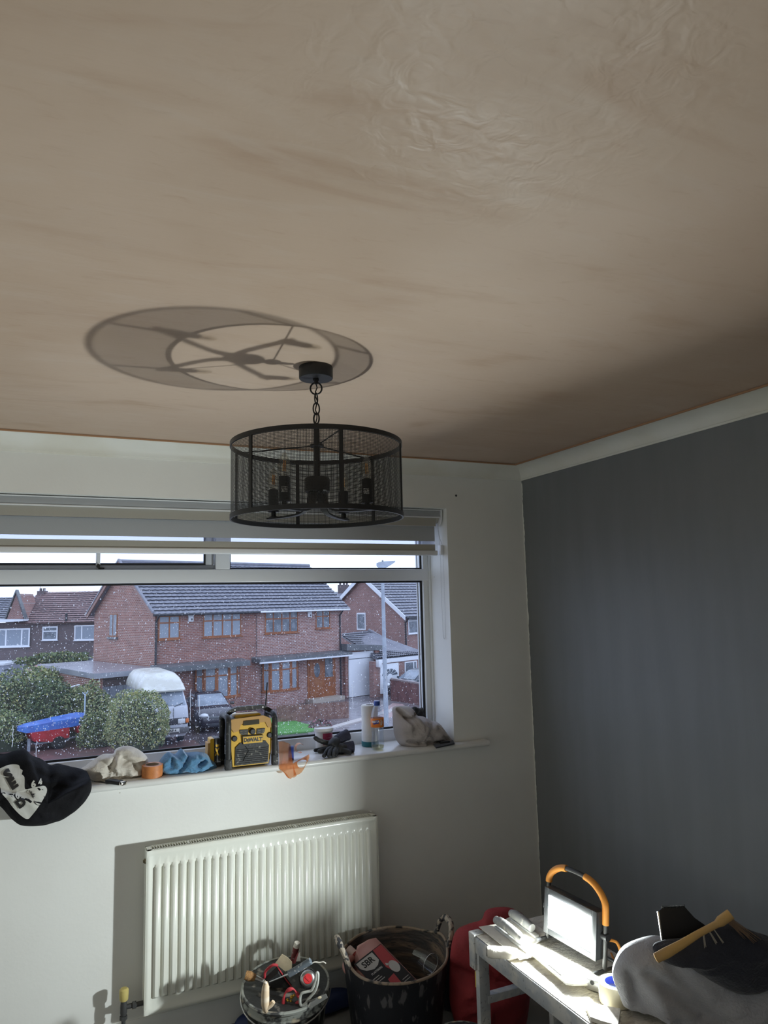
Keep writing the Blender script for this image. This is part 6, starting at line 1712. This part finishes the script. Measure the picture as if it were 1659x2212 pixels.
# ---- garden wall, picket fence and cars on the right
gw = thing('garden_wall', 'low dark red garden wall below the far garage', 'wall', (15.944,36.504,-3.850))
a_ = Vector((15.567,35.747,-2.649)); e_ = Vector((16.491,32.026,-2.787))
MB().prism([(a_.x, a_.y, GZ), (e_.x, e_.y, GZ), (e_.x, e_.y, e_.z), (a_.x, a_.y, a_.z)], (.15, .25, 0)).build('brickwork', mat('dark_red_wall', (.16, .075, .07), .8, c2=(.11, .05, .05), scale=3), gw, smooth=0, fix=True)
MB().prism([(a_.x, a_.y - .04, a_.z + .08), (e_.x, e_.y - .04, e_.z + .08), (e_.x, e_.y - .04, e_.z), (a_.x, a_.y - .04, a_.z)], (.2, .36, 0)).build('coping', mat('coping_grey', (.24, .20, .20), .6), gw, smooth=0, fix=True)
pf_ = thing('picket_fence', 'brown picket fence along the front of the lawn', 'fence', (9.507,30.752,-3.850))
a_ = Vector((7.698,31.586,-3.850)); e_ = Vector((11.099,31.058,-3.850))
m_fence = mat('fence_brown', (.17, .09, .07), .8, c2=(.24, .14, .11), scale=5)
nP = 44; dv = (e_ - a_)
for k in range(nP):
    p = a_ + dv * (k / (nP - 1))
    T = frame((p.x, p.y, GZ), dv, (-dv.y, dv.x, 0))
    MB(T).prism([(-.035, 0, .01), (.035, 0, .01), (.035, 0, .78), (0, 0, .84), (-.035, 0, .78)], (0, .02, 0)).build('picket', m_fence, pf_, smooth=0, fix=True)
for z_ in (.22, .6):
    T = frame((a_.x, a_.y, GZ), dv, (-dv.y, dv.x, 0)); MB(T).box(-.05, dv.length + .05, .02, .05, z_, z_ + .07).build('rail', m_fence, pf_, smooth=0)
fl2 = thing('flower_bed', 'round bed of pink shrubs at the corner of the lawn', 'flower bed', (9.151,29.730,-3.850))
p = Vector((9.017,29.220,-3.850))
rsb = np.random.RandomState(5); b = MB()
for k in range(260):
    a = rsb.rand() * 6.28; r = .55 * sqrt(rsb.rand()); h = .32 * (1 - (r / .55) ** 2) + .05
    c = Vector((p.x + r * cos(a), p.y + r * sin(a), GZ + h)); u = Vector(rsb.randn(3)).normalized() * .06; v = Vector(rsb.randn(3)).normalized() * .06
    b.add([c - u, c + v, c + u, c - v], [(0, 1, 2, 3)], int(rsb.rand() > .6))
b.build('foliage', [mat('pink_leaf', (.30, .12, .14), .8), mat('dark_leaf', (.05, .07, .04), .8)], fl2, smooth=0, kind='stuff')

m_tyre = mat('tyre', (.012, .012, .013), .8)
m_cglass = mat('car_glass', (.16, .19, .23), .08, c2=(.24, .28, .33), scale=1.5)


def rrect(hw, y0, y1, z, r=.18, n=4):
    out = []
    for (cx_, cy_, a0) in ((hw - r, y0 + r, -pi / 2), (hw - r, y1 - r, 0), (-hw + r, y1 - r, pi / 2), (-hw + r, y0 + r, pi)):
        for k in range(n + 1):
            a = a0 + pi / 2 * k / n; out.append((cx_ + r * cos(a), cy_ + r * sin(a), z))
    return out


def wheel(x, y, r, parent):
    w_ = MB().tube([(x - .1, y, r), (x + .1, y, r)], r, 18).build('wheel', m_tyre, parent, local=True)
    MB().tube([(x - .11, y, r), (x + .11, y, r)], r * .55, 12).build('hub_cap', m_lead, w_, local=True)


# camper van with a raised white roof
VR = radians(4)
van = thing('camper_van', 'pale high top camper van parked facing the street behind the round bush', 'van', (2.09, 28.25, GZ), VR)
m_vw = mat('van_white', (.56, .57, .58), .3, c2=(.48, .48, .46), scale=2); m_vt = mat('van_top', (.60, .60, .55), .35, c2=(.50, .49, .43), scale=2); m_vs = mat('van_silver', (.45, .47, .52), .3)
lv = [(.35, .06, 4.8, .80), (.55, .0, 4.85, .88), (1.08, .0, 4.9, .91), (1.50, .10, 4.88, .90), (1.55, .16, 4.87, .89), (2.12, .62, 4.8, .82), (2.16, .70, 4.78, .80)]
vb = MB().rings([rrect(hw, y0, y1, z_, .14) for z_, y0, y1, hw in lv]).build('body', m_vs, van, local=True, smooth=40, fix=True)
lv = [(2.12, .42, 4.8, .86), (2.18, .40, 4.82, .88), (2.35, .62, 4.78, .85), (2.62, .95, 4.66, .76), (2.80, 1.30, 4.5, .62), (2.86, 1.7, 4.2, .48)]
MB().rings([rrect(hw, y0, y1, z_, .2) for z_, y0, y1, hw in lv]).build('raised_roof', m_vt, van, local=True, smooth=50, fix=True)
MB().add([(-.80, .165, 1.58), (.80, .165, 1.58), (.74, .585, 2.09), (-.74, .585, 2.09)], [(0, 1, 2, 3)]).build('windscreen', m_cglass, van, local=True, smooth=0)
for sx_ in (-1, 1):
    MB().add([(sx_ * .905, .75, 1.55), (sx_ * .9, 1.7, 1.55), (sx_ * .845, 1.75, 2.05), (sx_ * .85, .98, 2.05)], [(0, 1, 2, 3)]).build('side_window', m_cglass, van, local=True, smooth=0)
    MB().add([(sx_ * .905, 2.0, 1.55), (sx_ * .9, 4.2, 1.55), (sx_ * .845, 4.2, 2.05), (sx_ * .845, 2.0, 2.05)], [(0, 1, 2, 3)]).build('side_window', m_cglass, van, local=True, smooth=0)
    MB().rbox(sx_ * .60 - .15, sx_ * .60 + .15, -.035, .02, .86, 1.06, .03).build('headlight', mat('lamp_lens', (.62, .64, .66), .15), van, local=True)
    MB().rbox(sx_ * .83 - .07, sx_ * .83 + .07, -.03, .1, .87, 1.05, .02).build('indicator', mat('indicator_orange', (.6, .16, .03), .3), van, local=True)
    MB().rbox(sx_ * 1.02 - .09, sx_ * 1.02 + .09, .3, .36, 1.55, 1.85, .02).build('mirror', m_pipe_b, van, local=True)
    for y in (.95, 3.9): wheel(sx_ * .76, y, .32, van)
MB().rbox(-.84, .84, -.02, .02, .83, 1.09, .02).build('grille', m_pipe_b, van, local=True)
MB().rbox(-.90, .90, -.12, .12, .48, .72, .04).build('bumper', mat('bumper_grey', (.10, .10, .105), .5), van, local=True)
npl = MB().rbox(-.05, .49, -.14, -.12, .56, .69, .01).build('number_plate', mat('plate_white', (.6, .6, .56), .4), van, local=True)
o_ = text_mesh('lettering', 'SNF 4', m_ink, Matrix.Translation((.20, -.145, .625)) @ Matrix.Rotation(pi / 2, 4, 'X'), .13, 0.0, None, bold=.004); o_.parent = npl; ORG[o_.name] = Vector()
for x in (-.3, .32):
    MB().tube([(x, .12, 1.54), (x + .38, .2, 1.66)], .012, 5).build('wiper', m_pipe_b, van, local=True)
for x in (-.28, .28): MB().box(x - .006, x + .006, -.006, .06, 1.10, 1.49).build('panel_crease', m_lead, van, local=True, smooth=0)


def car(name, label, loc, rz, m_body, group=None, plate=None):
    c = thing(name, label, 'car', loc, rz)
    lv = [(.22, .12, 4.0, .78), (.42, .0, 4.1, .86), (.70, .02, 4.12, .88), (.86, .18, 4.1, .87), (1.02, .95, 4.05, .84), (1.06, 1.05, 4.0, .82)]
    MB().rings([rrect(hw, y0, y1, z_, .3) for z_, y0, y1, hw in lv]).build('body', m_body, c, local=True, smooth=50, fix=True)
    lv = [(1.05, 1.05, 3.95, .80), (1.30, 1.45, 3.75, .73), (1.52, 1.85, 3.5, .62), (1.58, 2.1, 3.2, .52)]
    MB().rings([rrect(hw, y0, y1, z_, .22) for z_, y0, y1, hw in lv]).build('cabin', m_body, c, local=True, smooth=50, fix=True)
    MB().add([(-.70, 1.06, 1.07), (.70, 1.06, 1.07), (.56, 1.80, 1.51), (-.56, 1.80, 1.51)], [(0, 1, 2, 3)]).build('windscreen', m_cglass, c, local=True, smooth=0)
    for s_ in (-1, 1):
        MB().add([(s_ * .80, 1.4, 1.09), (s_ * .80, 3.4, 1.09), (s_ * .645, 3.2, 1.49), (s_ * .645, 1.95, 1.49)], [(0, 1, 2, 3)]).build('side_window', m_cglass, c, local=True, smooth=0)
        MB().rings([[(s_ * .80, .10, .62), (s_ * .45, -.01, .60), (s_ * .42, .02, .74), (s_ * .62, .16, .86), (s_ * .86, .55, .90), (s_ * .875, .40, .74)], [(s_ * .80, .16, .62), (s_ * .45, .05, .60), (s_ * .42, .08, .74), (s_ * .62, .22, .85), (s_ * .84, .6, .89), (s_ * .86, .45, .74)]]).build('headlight', MAT['lamp_lens'], c, local=True, fix=True)
        MB().ball((s_ * .62, .14, .76), (.20, .20, .105), 14, 8).build('headlight_bowl', MAT['lamp_lens'], c, local=True)
        MB().rbox(s_ * .95 - .10, s_ * .95 + .10, 1.25, 1.33, 1.02, 1.16, .03).build('mirror', m_body, c, local=True)
        for y in (.75, 3.25): wheel(s_ * .74, y, .30, c)
    MB().rbox(-.42, .42, -.02, .05, .60, .72, .02).build('grille', m_lead, c, local=True)
    MB().rbox(-.5, .5, -.02, .06, .28, .42, .02).build('lower_grille', m_pipe_b, c, local=True)
    return c


m_carp = mat('car_dark_purple', (.022, .02, .03), .15, coat=.6)
car('hatchback_car', 'dark purple hatchback parked on the drive to the right of the camper van', (4.66, 30.5, GZ), radians(2), m_carp)
car('hatchback_car', 'dark car half hidden behind the garden wall at the right window edge', ((16.003,36.260,-2.984)[0], (16.003,36.260,-2.984)[1], -3.83), radians(-72), mat('car_dark_blue', (.03, .04, .055), .15, coat=.6))

# ---- covered trailer
tr = thing('covered_trailer', 'trailer under a blue and red tarpaulin in front of the hedge on the left', 'trailer', (-2.1, 30.4, GZ), radians(16))
MPT = 30.0 / 1576.4
b = MB().rings([[(x, -.45 * k_, z0), (x, .45 * k_, z0), (x, .40 * k_, z1), (x, 0, z2), (x, -.40 * k_, z1)] for x, k_, z0, z1, z2 in ((-1.35, .3, .86, 1.0, 1.05), (-1.1, .8, .78, 1.02, 1.12), (0, 1, .80, 1.12, 1.26), (.9, 1, .84, 1.16, 1.34), (1.2, .9, .86, 1.14, 1.28))])
b.build('blue_cover', mat('tarp_blue', (.03, .09, .36), .4, c2=(.04, .14, .46), scale=4, bump=.3), tr, local=True, smooth=40, fix=True)
MB().prism([(-1.0, -.46, .78), (.50, -.46, .82), (.50, -.46, .42), (-.2, -.46, .34), (-.85, -.46, .44)], (0, .9, 0)).build('red_side', mat('tarp_red', (.40, .02, .03), .4, c2=(.33, .015, .02), scale=4), tr, local=True, smooth=0, fix=True)
MB().prism([(.78, -.46, .84), (1.18, -.46, .88), (1.18, -.46, .56), (.95, -.46, .50), (.82, -.46, .56)], (0, .9, 0)).build('red_flap', MAT['tarp_red'], tr, local=True, smooth=0, fix=True)
MB().box(-.75, .55, -.3, .3, .28, .34).build('chassis', m_galv, tr, local=True, smooth=0)
MB().tube([(.5, 0, .3), (1.7, 0, .42)], .04, 8).build('drawbar', m_galv, tr, local=True)
for s_ in (-.42, .42): wheel(s_ * 1.1, 0, .26, tr) if False else MB().tube([(.1, s_ - .07, .26), (.1, s_ + .07, .26)], .26, 18).build('wheel', m_tyre, tr, local=True)
MB().box(-.95, -.88, -.1, .1, .002, .5).build('prop_stand', m_galv, tr, local=True, smooth=0)

# ---- planting
LEAF = [mat('leaf_dark', (0.050, 0.084, 0.046), .7), mat('leaf_mid', (0.126, 0.176, 0.076), .7), mat('leaf_light', (0.269, 0.319, 0.134), .7), mat('leaf_olive', (0.386, 0.386, 0.202), .7), mat('leaf_yellow', (0.420, 0.386, 0.134), .7)]


def bush(name, label, c, r, n, size, wts, seed, cat='hedge', group=None, lump=.25, boxy=2.0, zlo=None):
    rs = np.random.RandomState(seed)
    t = thing(name, label, cat, (c[0], c[1], GZ), group=group)
    d = rs.randn(n, 3); d /= np.linalg.norm(d, axis=1)[:, None]
    if boxy != 2.0:
        d = d / (np.abs(d) ** boxy).sum(1)[:, None] ** (1 / boxy)
    f = np.array([1 + lump * noise.noise(Vector(q) * 2.3 + Vector((seed, 0, 0))) + .4 * lump * noise.noise(Vector(q) * 6 + Vector((seed, 3, 0))) for q in d])
    rad = f * (1 - .22 * rs.rand(n) ** 2)
    P = np.array(c)[None, :] + d * rad[:, None] * np.array(r)[None, :]
    lo = GZ + .03 if zlo is None else zlo
    P[:, 2] = np.maximum(P[:, 2], lo + rs.rand(n) * .12)
    u = rs.randn(n, 3); u /= np.linalg.norm(u, axis=1)[:, None]
    v = np.cross(u, rs.randn(n, 3)); v /= np.linalg.norm(v, axis=1)[:, None]
    s = size * (.6 + .8 * rs.rand(n))[:, None]
    V = np.stack([P - u * s, P - v * s * .55, P + u * s, P + v * s * .55], 1).reshape(-1, 3)
    og = np.array((c[0], c[1], GZ))
    me = bpy.data.meshes.new('foliage')
    me.from_pydata((V - og).tolist(), [], np.arange(4 * n).reshape(n, 4).tolist())
    for k, m_ in enumerate(LEAF): me.materials.append(m_)
    hgt = (d[:, 2] * .5 + .5)
    w_ = np.array(wts, float); w_ /= w_.sum()
    me.polygons.foreach_set('material_index', rs.choice(5, n, p=w_).astype(np.int32))
    mesh_obj('foliage', me, t)['kind'] = 'stuff'
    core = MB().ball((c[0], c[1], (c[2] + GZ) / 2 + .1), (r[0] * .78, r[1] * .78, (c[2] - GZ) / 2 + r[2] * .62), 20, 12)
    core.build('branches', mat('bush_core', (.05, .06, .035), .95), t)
    b = MB()
    for k in range(5):
        a = k * 1.3; b.tube([(c[0] + .08 * cos(a), c[1] + .08 * sin(a), GZ + .002), (c[0] + r[0] * .5 * cos(a), c[1] + r[1] * .5 * sin(a), c[2])], [.04, .015], 6)
    b.build('stems', mat('bark', (.08, .06, .045), .9), t, kind='stuff')
    return t


def ctr(px, py, d): return None


bush('clipped_bush', 'round clipped olive green bush in front of the camper van', ((0.827,26.939,-2.600)), (1.12, 1.0, 1.16), 11000, .040, (1, 3, 5, 6, 2), 3, 'bush', lump=.16, boxy=2.6)
bush('hedge', 'large pale green hedge at the far left behind the trailer', ((-3.451,34.391,-2.415)), (1.75, 1.1, 1.45), 8320, .062, (3, 5, 4, 2, .5), 5, lump=.35)
bush('hedge', 'yellow green upper hedge in front of the red roofed shed', ((-2.350,37.173,-2.140)), (1.35, 1.0, 1.0), 5760, .062, (2, 3, 4, 2, 3), 6, lump=.4)
bush('hedge', 'dark evergreen hedge in the middle above the trailer', ((-2.169,32.167,-2.557)), (.95, .8, 1.25), 5760, .056, (6, 4, 1, .5, .2), 7, lump=.35)
bush('hedge', 'straggly hedge behind the forked clothes post', ((-0.813,32.133,-2.759)), (1.15, .9, 1.2), 6720, .052, (2, 4, 4, 3, .8), 8, lump=.35)
bush('hedge', 'low hedge at the left edge below the trailer cover', ((-3.759,30.861,-3.098)), (.95, .7, .75), 4160, .052, (2, 4, 4, 2, .6), 9, lump=.35)
bush('hedge', 'low bramble growth between the trailer and the clipped bush', ((-0.414,29.805,-3.247)), (.75, .6, .8), 3840, .050, (3, 4, 3, 3, .6), 10, lump=.4)
bush('hedge', 'small green shrubs on the flat garage edge before the terrace', ((-1.975,52.421,-1.567)), (2.2, .8, .45), 1600, .10, (2, 5, 3, 1, .3), 11, lump=.4, zlo=-2.6)
t = thing('clothes_post', 'pale blue forked clothes post standing in the hedge', 'post', (-0.866,30.633,-2.949))
m_pst = mat('post_blue', (.40, .50, .60), .5)
pz = Vector((-0.932,30.170,-1.778)); pb_ = Vector((pz.x, pz.y, GZ))
MB().tube([pb_, pz], .028, 8).build('pole', m_pst, t)
MB().tube([Vector((-1.040,30.205,-1.680)), pz, Vector((-0.831,30.106,-1.647))], .024, 8).build('fork', m_pst, t)
t = thing('garden_shed', 'small shed with a red felt roof above the hedge', 'shed', (-2.910,39.537,-1.384))
rq = [Vector(v) for v in (((-3.570,39.828,-1.319)), ((-3.038,38.499,-1.462)), ((-2.344,39.818,-1.269)), ((-2.771,41.652,-1.122)))]
MB().prism(rq, (0, 0, -.10)).build('roof', mat('red_felt', (.34, .16, .14), .6, c2=(.28, .13, .12), scale=3), t, smooth=0, fix=True)
MB().prism([(p.x * .97 + .03 * rq[0].lerp(rq[2], .5).x, p.y * .97 + .03 * rq[0].lerp(rq[2], .5).y, GZ + .002) for p in rq], (0, 0, rq[1].z - GZ - .25)).build('shed_walls', m_bD, t, smooth=0, fix=True)
t = thing('glass_cold_frame', 'grey sheet roof of a cold frame tucked in the hedge', 'cold frame', (-3.380,37.591,-1.775))
MB().prism([Vector(v) for v in (((-3.775,37.212,-1.739)), ((-3.304,36.458,-1.834)), ((-2.906,37.355,-1.628)), ((-3.300,38.192,-1.582)))], (0, 0, -.06)).build('sheet', mat('pale_sheet', (.42, .46, .52), .25), t, smooth=0, fix=True)
t = thing('pale_pole', 'pale pole lying across the top of the hedge', 'pole', (-1.375,33.352,-1.721))
MB().tube([Vector((-1.613,32.907,-1.725)), Vector((-1.054,33.193,-1.625))], .035, 8).build('shaft', m_pvcw, t)
